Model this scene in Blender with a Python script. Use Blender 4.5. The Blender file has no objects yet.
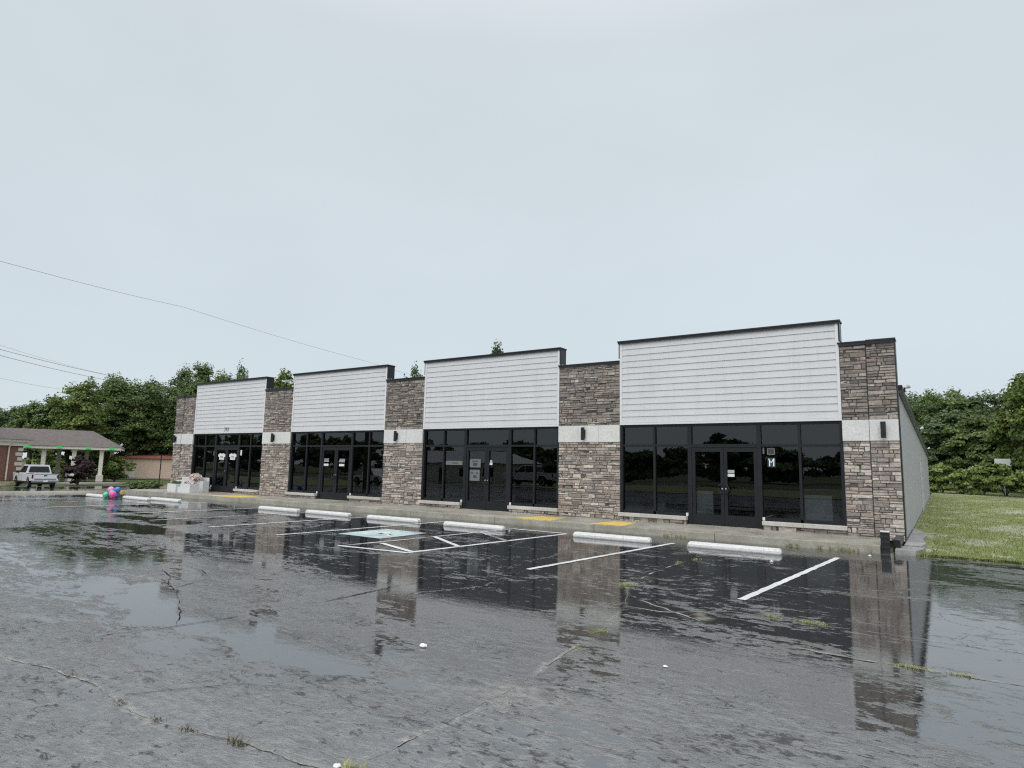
import bpy, bmesh, math, random
import numpy as np
from mathutils import Vector, Matrix
random.seed(7); RNG = np.random.default_rng(11)
R = math.radians
S = bpy.context.scene
COL = S.collection

# ---------------------------------------------------------------- helpers
def smooth(t):
    t = np.clip(t, 0, 1); return t*t*(3-2*t)

def gh(x, y):
    """height of the terrain"""
    x = np.asarray(x, float); y = np.asarray(y, float)
    left = -0.85*smooth((-27-x)/33)
    right = .010*np.clip(y+1.4, 0, 80)*smooth((x+.9)/.8)
    return left+right

def gz(x, y): return float(gh(x, y))

def tag(o, label=None, cat=None, group=None, kind=None):
    if label: o['label'] = label
    if cat: o['category'] = cat
    if group: o['group'] = group
    if kind: o['kind'] = kind
    return o

def empty(name, loc, label, cat, group=None, rz=0):
    o = bpy.data.objects.new(name, None); COL.objects.link(o)
    o.location = loc; o.rotation_euler = (0, 0, rz); o.empty_display_size = .3
    return tag(o, label, cat, group)

class MB:
    """collects shapes and links them as one mesh object"""
    def __init__(s): s.bm = bmesh.new(); s.cl = s.bm.loops.layers.float_color.new('tint'); s.c = (1, 1, 1, 1)
    def _f(s, vs):
        try: f = s.bm.faces.new(vs)
        except ValueError: return None
        for l in f.loops: l[s.cl] = s.c
        return f
    def box(s, x0, x1, y0, y1, z0, z1, M=None, bev=0):
        co = [(x, y, z) for z in (z0, z1) for y in (y0, y1) for x in (x0, x1)]
        v = [s.bm.verts.new(M @ Vector(c) if M else c) for c in co]
        fs = [s._f([v[i] for i in q]) for q in ((0, 2, 3, 1), (4, 5, 7, 6), (0, 1, 5, 4), (2, 6, 7, 3), (0, 4, 6, 2), (1, 3, 7, 5))]
        if bev:
            es = list({e for f in fs for e in f.edges})
            bmesh.ops.bevel(s.bm, geom=es, offset=bev, segments=2, affect='EDGES', profile=.6)
        return s
    def poly(s, pts): s._f([s.bm.verts.new(p) for p in pts]); return s
    def prism(s, pts, d):
        d = Vector(d); a = [s.bm.verts.new(p) for p in pts]; b = [s.bm.verts.new(Vector(p)+d) for p in pts]
        n = len(pts); s._f(a[::-1]); s._f(b)
        for i in range(n): s._f([a[i], a[(i+1) % n], b[(i+1) % n], b[i]])
        return s
    def tube(s, pts, r, n=10, cap=True):
        pts = [Vector(p) for p in pts]; rings = []
        rs = r if isinstance(r, (list, tuple)) else [r]*len(pts)
        for i, p in enumerate(pts):
            t = (pts[min(i+1, len(pts)-1)]-pts[max(i-1, 0)]).normalized()
            a = Vector((0, 0, 1)) if abs(t.z) < .95 else Vector((1, 0, 0))
            u = t.cross(a).normalized(); w = t.cross(u)
            rings.append([s.bm.verts.new(p+rs[i]*(math.cos(k*2*math.pi/n)*u+math.sin(k*2*math.pi/n)*w)) for k in range(n)])
        for A, B in zip(rings, rings[1:]):
            for k in range(n): s._f([A[k], A[(k+1) % n], B[(k+1) % n], B[k]])
        if cap: s._f(rings[0][::-1]); s._f(rings[-1])
        return s
    def lathe(s, prof, c=(0, 0, 0), n=16, axis='z'):
        rings = []
        for r, h in prof:
            ring = []
            for k in range(n):
                a = 2*math.pi*k/n
                p = (r*math.cos(a), r*math.sin(a), h) if axis == 'z' else ((h, r*math.cos(a), r*math.sin(a)) if axis == 'x' else (r*math.cos(a), h, r*math.sin(a)))
                ring.append(s.bm.verts.new(Vector(p)+Vector(c)))
            rings.append(ring)
        for A, B in zip(rings, rings[1:]):
            for k in range(n): s._f([A[k], A[(k+1) % n], B[(k+1) % n], B[k]])
        s._f(rings[0][::-1]); s._f(rings[-1]); return s
    def build(s, name, m, parent=None, loc=None, smooth_=False):
        bmesh.ops.recalc_face_normals(s.bm, faces=s.bm.faces)
        me = bpy.data.meshes.new(name); s.bm.to_mesh(me); s.bm.free()
        o = bpy.data.objects.new(name, me); COL.objects.link(o)
        if isinstance(m, (list, tuple)): [me.materials.append(x) for x in m]
        else: me.materials.append(m)
        if parent: o.parent = parent
        if loc: o.location = loc
        if smooth_: me.polygons.foreach_set('use_smooth', [True]*len(me.polygons))
        return o

def mesh_np(name, V, F, m, tint=None, parent=None, loc=None, smooth_=False, attrs=None):
    V = np.asarray(V, np.float32); F = np.asarray(F, np.int32); k = F.shape[1]
    me = bpy.data.meshes.new(name)
    me.vertices.add(len(V)); me.vertices.foreach_set('co', V.ravel())
    me.loops.add(F.size); me.loops.foreach_set('vertex_index', F.ravel())
    me.polygons.add(len(F)); me.polygons.foreach_set('loop_start', np.arange(0, F.size, k, dtype=np.int32))
    me.polygons.foreach_set('loop_total', np.full(len(F), k, np.int32))
    if smooth_: me.polygons.foreach_set('use_smooth', np.ones(len(F), bool))
    me.update(calc_edges=True)
    if tint is not None:
        a = me.attributes.new('tint', 'FLOAT_COLOR', 'POINT'); a.data.foreach_set('color', np.asarray(tint, np.float32).ravel())
    for n, arr in (attrs or {}).items():
        a = me.attributes.new(n, 'FLOAT', 'POINT'); a.data.foreach_set('value', np.asarray(arr, np.float32))
    me.materials.append(m)
    o = bpy.data.objects.new(name, me); COL.objects.link(o)
    if parent: o.parent = parent
    if loc is not None: o.location = loc
    return o

# ---------------------------------------------------------------- materials
class NT:
    def __init__(s, name):
        s.m = bpy.data.materials.new(name); s.m.use_nodes = True; s.t = s.m.node_tree; s.t.nodes.clear()
        s.out = s.n('ShaderNodeOutputMaterial')
    def n(s, ty, **kw):
        o = s.t.nodes.new(ty)
        for k, v in kw.items():
            if hasattr(o, k): setattr(o, k, v)
            else: o.inputs[k.replace('_', ' ')].default_value = v
        return o
    def l(s, a, b): s.t.links.new(a, b)
    def inp(s, i, v):
        if hasattr(v, 'is_linked') or isinstance(v, bpy.types.NodeSocket): s.l(v, i)
        else: i.default_value = v
    def math(s, op, a, b=0., c=0., clamp=False):
        o = s.n('ShaderNodeMath', operation=op); o.use_clamp = clamp
        for i, v in enumerate((a, b, c)): s.inp(o.inputs[i], v)
        return o.outputs[0]
    def mix(s, f, a, b, mode='MIX'):
        o = s.n('ShaderNodeMix', data_type='RGBA', blend_type=mode)
        s.inp(o.inputs[0], f); s.inp(o.inputs[6], a); s.inp(o.inputs[7], b); return o.outputs[2]
    def rng(s, v, a, b, c, d):
        o = s.n('ShaderNodeMapRange'); o.clamp = True
        s.inp(o.inputs[0], v)
        for i, x in enumerate((a, b, c, d)): s.inp(o.inputs[i+1], x)
        return o.outputs[0]
    def coord(s, scale=(1, 1, 1), kind='Object', rot=(0, 0, 0)):
        c = s.n('ShaderNodeTexCoord'); mp = s.n('ShaderNodeMapping'); mp.inputs['Scale'].default_value = scale; mp.inputs['Rotation'].default_value = rot
        s.l(c.outputs[kind], mp.inputs[0]); return mp.outputs[0]
    def noise(s, vec, scale, detail=4, rough=.55, dist=0):
        o = s.n('ShaderNodeTexNoise'); o.inputs['Scale'].default_value = scale; o.inputs['Detail'].default_value = detail
        o.inputs['Roughness'].default_value = rough; o.inputs['Distortion'].default_value = dist
        s.l(vec, o.inputs['Vector']); return o.outputs['Fac']
    def attr(s, name, out='Color'):
        o = s.n('ShaderNodeAttribute'); o.attribute_name = name; return o.outputs[out]
    def bump(s, h, strength, dist, normal=None):
        o = s.n('ShaderNodeBump'); s.inp(o.inputs['Strength'], strength); s.inp(o.inputs['Distance'], dist); s.l(h, o.inputs['Height'])
        if normal: s.l(normal, o.inputs['Normal'])
        return o.outputs[0]
    def bsdf(s, color, rough=.6, metal=0, normal=None, spec=.5, ior=1.45):
        b = s.n('ShaderNodeBsdfPrincipled')
        s.inp(b.inputs['Base Color'], color); s.inp(b.inputs['Roughness'], rough); s.inp(b.inputs['Metallic'], metal)
        s.inp(b.inputs['Specular IOR Level'], spec); b.inputs['IOR'].default_value = ior
        if normal: s.l(normal, b.inputs['Normal'])
        return b
    def done(s, sh): s.l(sh.outputs[0], s.out.inputs['Surface']); return s.m

def rgba(c): return (*c, 1.) if len(c) == 3 else c

def plain(name, c, rough=.6, metal=0, var=.18, scale=3, bump=0, spec=.5):
    """painted / weathered surface: two scales of tonal variation"""
    t = NT(name); v = t.coord()
    n = t.math('ADD', t.math('MULTIPLY', t.noise(v, scale), .6), t.math('MULTIPLY', t.noise(v, scale*9), .4))
    f = t.rng(n, .3, .7, 1-var, 1+var)
    col = t.mix(1., rgba(c), t.comb(f) if hasattr(t, 'comb') else f, 'MULTIPLY')
    nrm = t.bump(t.noise(v, scale*14), bump, .01) if bump else None
    return t.done(t.bsdf(col, t.rng(t.noise(v, scale*2), .3, .7, max(0, rough-.1), min(1, rough+.1)), metal, nrm, spec))

M = {}
M['trim_white'] = plain('trim_white', (.70, .70, .71), .45, var=.05)
def stop_mat():
    t = NT('stop_white'); v = t.coord(); c = t.n('ShaderNodeSeparateXYZ'); t.l(v, c.inputs[0])
    oi = t.n('ShaderNodeObjectInfo'); av = t.n('ShaderNodeVectorMath', operation='ADD'); t.l(v, av.inputs[0]); t.l(oi.outputs['Location'], av.inputs[1]); w = av.outputs[0]
    n = t.noise(w, 5, 7, .72); n2 = t.noise(w, 22, 4, .7)
    col = t.mix(t.rng(n, .35, .65, 0, 1), (.55, .55, .53, 1), (.74, .74, .73, 1))
    scuff = t.rng(t.math('ADD', t.math('MULTIPLY', n, .6), t.math('MULTIPLY', n2, .4)), .54, .60, 0, .75)
    col = t.mix(scuff, col, (.30, .295, .28, 1))
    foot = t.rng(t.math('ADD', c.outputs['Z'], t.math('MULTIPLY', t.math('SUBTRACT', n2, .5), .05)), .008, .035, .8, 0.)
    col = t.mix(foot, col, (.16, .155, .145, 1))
    return t.done(t.bsdf(col, .45, 0, t.bump(n2, .6, .006)))
M['stop_white'] = stop_mat()
M['bronze'] = plain('bronze_metal', (.012, .013, .015), .35, .0, var=.15)
M['frame'] = plain('window_frame_metal', (.014, .016, .018), .42, .0, var=.12, spec=.35)
M['black'] = plain('black_plastic', (.014, .014, .016), .4, var=.2)
M['concrete'] = None
M['band'] = None
M['paper'] = plain('paper', (.74, .74, .74), .6, var=.04)
M['dim_paper'] = plain('grey_notice', (.16, .17, .17), .5, var=.2, scale=14)
M['ink'] = plain('ink', (.05, .05, .055), .6, var=.1)
M['greyink'] = plain('grey_number', (.2, .2, .2), .6, var=.1)
M['galv'] = plain('pale_metal', (.55, .57, .58), .3, .3, var=.08)
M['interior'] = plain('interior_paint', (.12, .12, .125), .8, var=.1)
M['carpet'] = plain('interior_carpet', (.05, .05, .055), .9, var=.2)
M['board'] = plain('white_board', (.6, .6, .58), .6, var=.05)
M['bark'] = plain('bark', (.075, .06, .048), .9, var=.35, scale=6, bump=.6)
M['brick'] = None
M['cream'] = plain('cream_paint', (.74, .70, .62), .55, var=.08)
M['quoin'] = plain('quoin_stone', (.66, .62, .56), .7, var=.12)
M['tan'] = plain('tan_metal', (.62, .47, .38), .6, var=.06)
M['rust_roof'] = plain('rust_red_roof', (.36, .13, .10), .6, var=.12)
M['carpaint'] = plain('white_car_paint', (.66, .67, .69), .12, var=.02)
M['tyre'] = plain('tyre_rubber', (.015, .015, .015), .7, var=.2)
M['carglass'] = plain('car_glass', (.01, .012, .016), .05, var=.1)
M['chrome'] = plain('chrome', (.6, .6, .62), .15, .9, var=.05)
M['redlamp'] = plain('red_lamp', (.07, .012, .012), .2, var=.05)
M['litter'] = plain('litter_white', (.75, .75, .73), .7, var=.08)
M['yellow'] = None
M['leather'] = plain('dark_soil', (.05, .04, .03), .9, var=.3)

def balloon_mat(name, c):
    t = NT(name); b = t.bsdf(rgba(c), .12); b.inputs['Coat Weight'].default_value = .5
    return t.done(b)
M['b_pink'] = balloon_mat('balloon_pink', (.78, .07, .36))
M['b_lilac'] = balloon_mat('balloon_light_pink', (.72, .22, .52))
M['b_green'] = balloon_mat('balloon_green', (.06, .5, .27))
M['b_blue'] = balloon_mat('balloon_blue', (.03, .2, .5))

def emit(name, c, s):
    t = NT(name); e = t.n('ShaderNodeEmission'); e.inputs[0].default_value = rgba(c); e.inputs[1].default_value = s
    return t.done(e)
M['green_led'] = emit('green_lane_light', (.04, .72, .14), .75)
M['neon'] = emit('neon_white', (.75, .9, 1.), 1.0)
M['neon_v'] = emit('neon_violet', (.45, .35, .95), .8)

def siding():
    t = NT('white_lap_siding'); v = t.coord((.6, 1, 7)); v2 = t.coord()
    f = t.math('ADD', t.math('MULTIPLY', t.noise(v, 2.2), .5), t.math('MULTIPLY', t.noise(v2, .7, 3), .5))
    streak = t.noise(t.coord((5, 1, .25)), 1.5, 4)
    c = t.mix(t.rng(f, .35, .65, 0, 1), (.585, .585, .60, 1), (.65, .65, .665, 1))
    c = t.mix(t.rng(streak, .52, .78, 0, .42), c, (.50, .50, .50, 1))
    return t.done(t.bsdf(c, .42, 0, t.bump(t.noise(t.coord((1, 1, 6)), 9), .12, .004)))
M['siding'] = siding()

def stone(name, k):
    t = NT(name); v = t.coord()
    a = t.attr('tint'); n = t.noise(v, 14, 6, .65); n2 = t.noise(v, 55, 4, .6); blot = t.noise(v, .9, 3)
    f = t.rng(t.math('ADD', t.math('MULTIPLY', n, .6), t.math('MULTIPLY', n2, .4)), .32, .68, .55*k, 1.35*k)
    c = t.mix(1., a, f, 'MULTIPLY'); c = t.mix(1., c, t.rng(blot, .3, .7, .82, 1.12), 'MULTIPLY')
    h = t.math('ADD', n, t.math('MULTIPLY', n2, .5))
    return t.done(t.bsdf(c, .75, 0, t.bump(h, .8, .02)))
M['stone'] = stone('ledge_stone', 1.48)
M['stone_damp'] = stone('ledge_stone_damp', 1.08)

def concrete(name, c, dark, wet=.4, k=1.):
    t = NT(name); v = t.coord()
    n = t.noise(v, .9, 6, .6); n2 = t.noise(v, 30, 3); st = t.noise(v, 4, 5, .7)
    f = t.rng(t.math('ADD', t.math('MULTIPLY', n, .5), t.math('MULTIPLY', st, .5)), .35, .66, 0, 1)
    col = t.mix(f, rgba(dark), rgba(c)); col = t.mix(1., col, t.rng(n2, .3, .7, .85, 1.12), 'MULTIPLY')
    return t.done(t.bsdf(col, t.rng(n, .35, .65, wet-.12, wet+.3), 0, t.bump(n2, .35*k, .006)))
M['concrete'] = concrete('damp_concrete', (.42, .40, .34), (.25, .235, .195))
M['band'] = concrete('cast_stone_band', (.72, .72, .695), (.62, .62, .595), .6, .4)
M['sill'] = concrete('cast_stone_sill', (.62, .60, .55), (.45, .43, .38), .55, .5)
M['slab'] = concrete('grey_slab', (.34, .34, .33), (.17, .17, .165), .5)
M['yellow'] = concrete('yellow_ramp_paint', (.80, .55, .12), (.64, .47, .17), .45)

def brick():
    t = NT('red_brick'); v = t.coord()
    mp = t.n('ShaderNodeCombineXYZ'); sp = t.n('ShaderNodeSeparateXYZ'); t.l(v, sp.inputs[0])
    t.l(sp.outputs['X'], mp.inputs[0]); t.l(sp.outputs['Z'], mp.inputs[1])
    b = t.n('ShaderNodeTexBrick'); t.l(mp.outputs[0], b.inputs['Vector'])
    b.inputs['Scale'].default_value = 4.5; b.inputs['Color1'].default_value = (.25, .10, .07, 1); b.inputs['Color2'].default_value = (.17, .065, .05, 1)
    b.inputs['Mortar'].default_value = (.3, .26, .23, 1); b.inputs['Mortar Size'].default_value = .012
    return t.done(t.bsdf(b.outputs[0], .8))
M['brick'] = brick()

def shingle():
    t = NT('roof_shingle'); v = t.coord()
    n = t.noise(v, 2.5, 5, .7); n2 = t.noise(t.coord((1, 1, 6)), 7, 3)
    c = t.mix(t.rng(t.math('ADD', t.math('MULTIPLY', n, .5), t.math('MULTIPLY', n2, .5)), .35, .65, 0, 1), (.09, .076, .072, 1), (.165, .14, .132, 1))
    return t.done(t.bsdf(c, .8, 0, t.bump(n2, .5, .03)))
M['shingle'] = shingle()

def sidewall():
    t = NT('painted_wall_panels'); v = t.coord()
    w = t.n('ShaderNodeTexWave', wave_type='BANDS', bands_direction='Y'); t.l(v, w.inputs['Vector']); w.inputs['Scale'].default_value = .52
    st = t.noise(t.coord((1, 3, .3)), 1.2, 5, .6)
    c = t.mix(t.rng(st, .4, .7, 0, 1), (.44, .435, .465, 1), (.37, .368, .395, 1))
    h = t.rng(w.outputs['Fac'], 0, .12, 0, 1)
    return t.done(t.bsdf(c, .5, 0, t.bump(h, .5, .02)))
M['sidewall'] = sidewall()

def glass(name, tint):
    t = NT(name); fr = t.n('ShaderNodeFresnel'); fr.inputs[0].default_value = 1.62
    gm = t.n('ShaderNodeNewGeometry'); f = t.math('ADD', t.math('MULTIPLY', fr.outputs[0], t.math('SUBTRACT', 1, gm.outputs['Backfacing'])), t.math('MULTIPLY', gm.outputs['Backfacing'], .06))
    tr = t.n('ShaderNodeBsdfTransparent'); tr.inputs[0].default_value = rgba(tint)
    gl = t.n('ShaderNodeBsdfGlossy'); gl.inputs['Roughness'].default_value = .0; gl.inputs[0].default_value = (.93, .97, 1, 1)
    nn = t.noise(t.coord(), 1.1, 1); t.l(t.bump(nn, .05, .02), gl.inputs['Normal'])
    mx = t.n('ShaderNodeMixShader'); t.l(f, mx.inputs[0]); t.l(tr.outputs[0], mx.inputs[1]); t.l(gl.outputs[0], mx.inputs[2])
    return t.done(mx)
M['glass'] = glass('tinted_glass', (.24, .26, .28))

def leaf(name, c1, c2):
    t = NT(name); a = t.attr('tint'); sp = t.n('ShaderNodeSeparateColor'); t.l(a, sp.inputs[0])
    c = t.mix(sp.outputs[0], rgba(c1), rgba(c2)); c = t.mix(1., c, t.rng(sp.outputs[1], 0, 1, .72, 1.3), 'MULTIPLY')
    b = t.bsdf(c, .5, 0, None, .35)
    tl = t.n('ShaderNodeBsdfTranslucent'); t.l(c, tl.inputs[0])
    mx = t.n('ShaderNodeMixShader'); mx.inputs[0].default_value = .28; t.l(b.outputs[0], mx.inputs[1]); t.l(tl.outputs[0], mx.inputs[2])
    return t.done(mx)
M['leaf_mid'] = leaf('leaf_mid_green', (.075, .128, .04), (.19, .25, .08))
M['leaf_light'] = leaf('leaf_light_green', (.09, .145, .032), (.20, .25, .065))
M['leaf_dark'] = leaf('leaf_dark_green', (.07, .12, .05), (.155, .21, .09))
M['leaf_hedge'] = leaf('leaf_hedge_green', (.14, .20, .05), (.31, .38, .12))
M['leaf_purple'] = leaf('leaf_purple', (.022, .010, .014), (.05, .022, .026))
M['grass'] = leaf('grass_blades', (.18, .225, .075), (.36, .40, .16))
M['tuft'] = leaf('yellow_green_tuft', (.26, .28, .10), (.46, .45, .19))
M['dry'] = leaf('dead_tuft', (.07, .06, .035), (.16, .14, .07))

def lawn():
    t = NT('lawn_ground'); v = t.coord()
    p = t.noise(v, .42, 6, .62, .4); p2 = t.noise(v, 2.4, 4, .6); g = t.noise(v, 22, 4, .7)
    grass = t.mix(t.rng(g, .35, .65, 0, 1), (.11, .14, .04, 1), (.23, .26, .085, 1))
    gravel = t.mix(t.rng(g, .38, .62, 0, 1), (.25, .245, .22, 1), (.56, .55, .52, 1))
    k = t.math('ADD', t.rng(t.attr('bare', 'Fac'), -.1, .75, 0, .75), t.math('MULTIPLY', t.rng(t.math('ADD', t.math('MULTIPLY', p, .6), t.math('MULTIPLY', p2, .4)), .52, .58, 0, .3), 1.), clamp=True)
    return t.done(t.bsdf(t.mix(k, grass, gravel), .85, 0, t.bump(g, .7, .03)))
M['lawn'] = lawn()

def soil():
    t = NT('rough_ground'); v = t.coord()
    p = t.noise(v, .12, 6); g = t.noise(v, 4, 4, .7)
    c = t.mix(t.rng(g, .35, .65, 0, 1), (.045, .062, .02, 1), (.10, .12, .038, 1))
    c = t.mix(t.rng(p, .52, .66, 0, .6), c, (.15, .13, .09, 1))
    return t.done(t.bsdf(c, .9, 0, t.bump(g, .6, .05)))
M['soil'] = soil()

def asphalt():
    t = NT('wet_asphalt'); v = t.coord(); vs = t.coord((.5, 1, 1), rot=(0, 0, R(7)))
    wet = t.attr('wet', 'Fac'); sed = t.attr('sed', 'Fac'); crk = t.attr('crack', 'Fac')
    big = t.noise(vs, .5, 6, .62, .5); mid = t.noise(vs, 2.6, 8, .72, .5)
    fbm = t.noise(t.coord((.6, 1, 1), rot=(0, 0, R(7))), 10, 8, .80, .2); agg = t.noise(t.coord((.75, 1, 1)), 15, 7, .74)
    agg2 = t.noise(v, 140, 2, .6)
    h = t.math('ADD', t.math('MULTIPLY', fbm, .5), t.math('MULTIPLY', agg, .5))              # stone chips standing out of the water film
    fin = t.noise(t.coord((.4, 1, 1), rot=(0, 0, R(4))), 7, 7, .75, .6)
    pf = t.math('ADD', t.math('ADD', t.math('MULTIPLY', big, .33), t.math('MULTIPLY', mid, .30)), t.math('MULTIPLY', fin, .37))
    lev = t.math('ADD', t.math('MULTIPLY', t.math('SUBTRACT', pf, .5), 2.7), t.math('MULTIPLY', t.math('SUBTRACT', wet, .5), .62))
    lev = t.math('ADD', lev, .468)                                                            # water level
    sub = t.rng(t.math('SUBTRACT', lev, h), -.02, .03, 0, 1)
    hs = t.math('MAXIMUM', t.math('SUBTRACT', h, lev), 0.)
    dryk = t.rng(wet, .25, .48, 1.0, 0.)
    col = t.mix(t.rng(h, .38, .62, 0, 1), (.028, .029, .030, 1), (.13, .132, .135, 1))
    col = t.mix(dryk, col, t.mix(t.rng(h, .38, .60, 0, 1), (.055, .057, .059, 1), (.27, .275, .28, 1)))
    col = t.mix(1., col, t.rng(mid, .3, .7, .7, 1.25), 'MULTIPLY')
    col = t.mix(t.rng(agg2, .68, .74, 0, .45), col, (.38, .38, .37, 1))
    col = t.mix(t.math('MULTIPLY', sub, .8), col, (.018, .018, .018, 1))
    col = t.mix(t.math('MULTIPLY', sed, t.rng(h, .40, .54, .2, 1)), col, (.36, .34, .29, 1))
    vo = t.n('ShaderNodeTexVoronoi', feature='DISTANCE_TO_EDGE'); vo.inputs['Scale'].default_value = .62
    wv = t.n('ShaderNodeVectorMath', operation='ADD'); nz = t.n('ShaderNodeTexNoise'); nz.inputs['Scale'].default_value = 2.2; nz.inputs['Detail'].default_value = 7; nz.inputs['Roughness'].default_value = .7; t.l(v, nz.inputs['Vector'])
    sc = t.n('ShaderNodeVectorMath', operation='SCALE'); sc.inputs['Scale'].default_value = .55; t.l(nz.outputs['Color'], sc.inputs[0]); t.l(v, wv.inputs[0]); t.l(sc.outputs[0], wv.inputs[1]); t.l(wv.outputs[0], vo.inputs['Vector'])
    hair = t.math('MULTIPLY', t.rng(vo.outputs['Distance'], .001, .0042, 1, 0), t.rng(t.noise(v, .45, 3), .55, .62, 0, .8))
    crk = t.math('MAXIMUM', crk, hair)
    col = t.mix(crk, col, (.012, .012, .011, 1))
    hs = t.math('SUBTRACT', hs, t.math('MULTIPLY', crk, .25))
    rough = t.math('ADD', t.rng(sub, 0, 1, .10, .012), t.math('MULTIPLY', sed, .15))
    n1 = t.bump(hs, 1., .016)
    n2 = t.bump(t.noise(vs, 9, 5, .7, .3), .035, .02, n1)
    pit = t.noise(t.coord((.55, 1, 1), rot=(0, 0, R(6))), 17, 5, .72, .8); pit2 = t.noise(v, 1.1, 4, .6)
    pit_shade = t.math('MULTIPLY', t.rng(t.math('ADD', pit, t.math('MULTIPLY', t.math('SUBTRACT', pit2, .5), .55)), .36, .43, 1, 0), t.rng(sub, 0, .8, 1, .0))   # shade of deep pits between the chips, put into colour and gloss
    col = t.mix(t.math('MULTIPLY', pit_shade, .8), col, (.014, .014, .014, 1))
    b = t.bsdf(col, rough, 0, n2, t.rng(pit_shade, 0, 1, .5, .12), 3.0)
    return t.done(b)
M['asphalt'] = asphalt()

def line_paint(name, c, worn, lo=.44, hi=.62):
    t = NT(name); v = t.coord()
    n = t.noise(v, 9, 6, .7); big = t.noise(v, 1.1, 3)
    k = t.rng(t.math('ADD', t.math('MULTIPLY', n, .55), t.math('MULTIPLY', big, .45)), lo, hi, 0, worn)
    col = t.mix(k, rgba(c), (.07, .07, .07, 1))
    return t.done(t.bsdf(col, t.rng(n, .3, .7, .22, .5), 0, t.bump(t.noise(v, 70), .3, .004)))
M['paint'] = line_paint('white_line_paint', (.78, .78, .77), .35)
M['paint_worn'] = line_paint('worn_line_paint', (.72, .72, .71), .9, .38, .56)
M['paint_blue'] = line_paint('pale_blue_paint', (.55, .69, .71), .6)

# ---------------------------------------------------------------- terrain
def grid(name, xs, ys, m, zoff, keep=None, attrs=None, kind='structure'):
    X, Y = np.meshgrid(xs, ys); Z = gh(X, Y)+zoff
    V = np.stack([X, Y, Z], -1).reshape(-1, 3); nx, ny = len(xs), len(ys)
    i = np.arange(nx-1)[None]+np.arange(ny-1)[:, None]*nx
    F = np.stack([i, i+1, i+1+nx, i+nx], -1).reshape(-1, 4)
    if keep is not None:
        c = V[F].mean(1); F = F[keep(c[:, 0], c[:, 1])]
    o = mesh_np(name, V, F, m, attrs={k: f(V[:, 0], V[:, 1]) for k, f in (attrs or {}).items()}, smooth_=True)
    return tag(o, kind=kind)

gx = np.concatenate([[-900, -400, -220, -150], np.arange(-120, 40.1, 2), [60, 100, 200, 400, 900]])
gy = np.concatenate([[-900, -400, -200, -120, -80], np.arange(-60, 120.1, 2), [160, 260, 500, 900]])
grid('ground', gx, gy, M['soil'], -.06)

# polylines (world metres) of the joints and cracks between the old asphalt patches
J_A = [(-7.5, -15.22), (-5.6, -15.18), (-4.96, -15.09), (-4.28, -15.03), (-3.77, -15.1), (-3.21, -15.13), (-2.61, -14.98), (-1.89, -14.94), (-.6, -14.98), (1.4, -14.9), (5, -15)]
J_B = [(-1.87, -16.4), (-1.9, -14.95), (-1.89, -14.42), (-1.84, -14.13), (-1.82, -13.83), (-1.84, -13.48), (-1.87, -13.11), (-1.97, -12.66), (-2.01, -12.07), (-2.09, -11.41), (-2.37, -10.17), (-2.93, -8.81), (-3.07, -7.45), (-3.09, -5.69)]
J_C = [(-2.37, -10.17), (-1.95, -10.16), (-1.59, -9.86), (-1.25, -9.65), (-.88, -9.6), (-.27, -9.68), (1.6, -9.6), (4.5, -9.7)]
J_D = [(-2.39, -9.67), (-1.43, -10.35), (-.74, -10.71), (-.2, -10.79), (.46, -10.83), (1.22, -10.81), (3.4, -10.9)]
J_E = [(-5.37, -15.19), (-5.48, -15.0), (-5.63, -14.73), (-5.61, -14.33), (-5.45, -13.92), (-5.2, -12.6), (-5.3, -11.2), (-5.1, -9.3)]
J_F = [(-8.76, -12.25), (-8.11, -12.47), (-7.51, -12.74), (-7.03, -12.94), (-6.0, -13.49), (-5.5, -13.8)]
J_G = [(-16, -10.6), (-12.2, -10.9), (-9.4, -11.2), (-7.6, -11.0), (-5.2, -10.95), (-2.4, -11.4)]
PUD = [(-9.03, -13.06), (-7.12, -12.85), (-6.0, -13.49), (-4.59, -13.6), (-3.43, -13.5), (-2.75, -13.62), (-2.3, -13.72), (-2.9, -13.9), (-4.18, -13.95), (-6.46, -13.85), (-8.35, -13.46)]

def d_poly(x, y, pts):
    d = np.full(np.shape(x), 1e9)
    for (ax, ay), (bx, by) in zip(pts, pts[1:]):
        dx, dy = bx-ax, by-ay; t = np.clip(((x-ax)*dx+(y-ay)*dy)/(dx*dx+dy*dy), 0, 1)
        d = np.minimum(d, np.hypot(x-ax-t*dx, y-ay-t*dy))
    return d

def inside(x, y, pts):
    r = np.zeros(np.shape(x), bool)
    for (ax, ay), (bx, by) in zip(pts, pts[1:]+pts[:1]):
        c = ((ay > y) != (by > y)) & (x < (bx-ax)*(y-ay)/(by-ay+1e-12)+ax); r ^= c
    return r

def wob(x, y, f, s):
    return np.sin(x*f+s)*np.cos(y*f*1.3+2.1*s)+.6*np.sin(x*f*2.3-1.7*s+y*f*1.9)+.35*np.sin(x*f*5.1+y*f*4.3+s*3)

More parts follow.
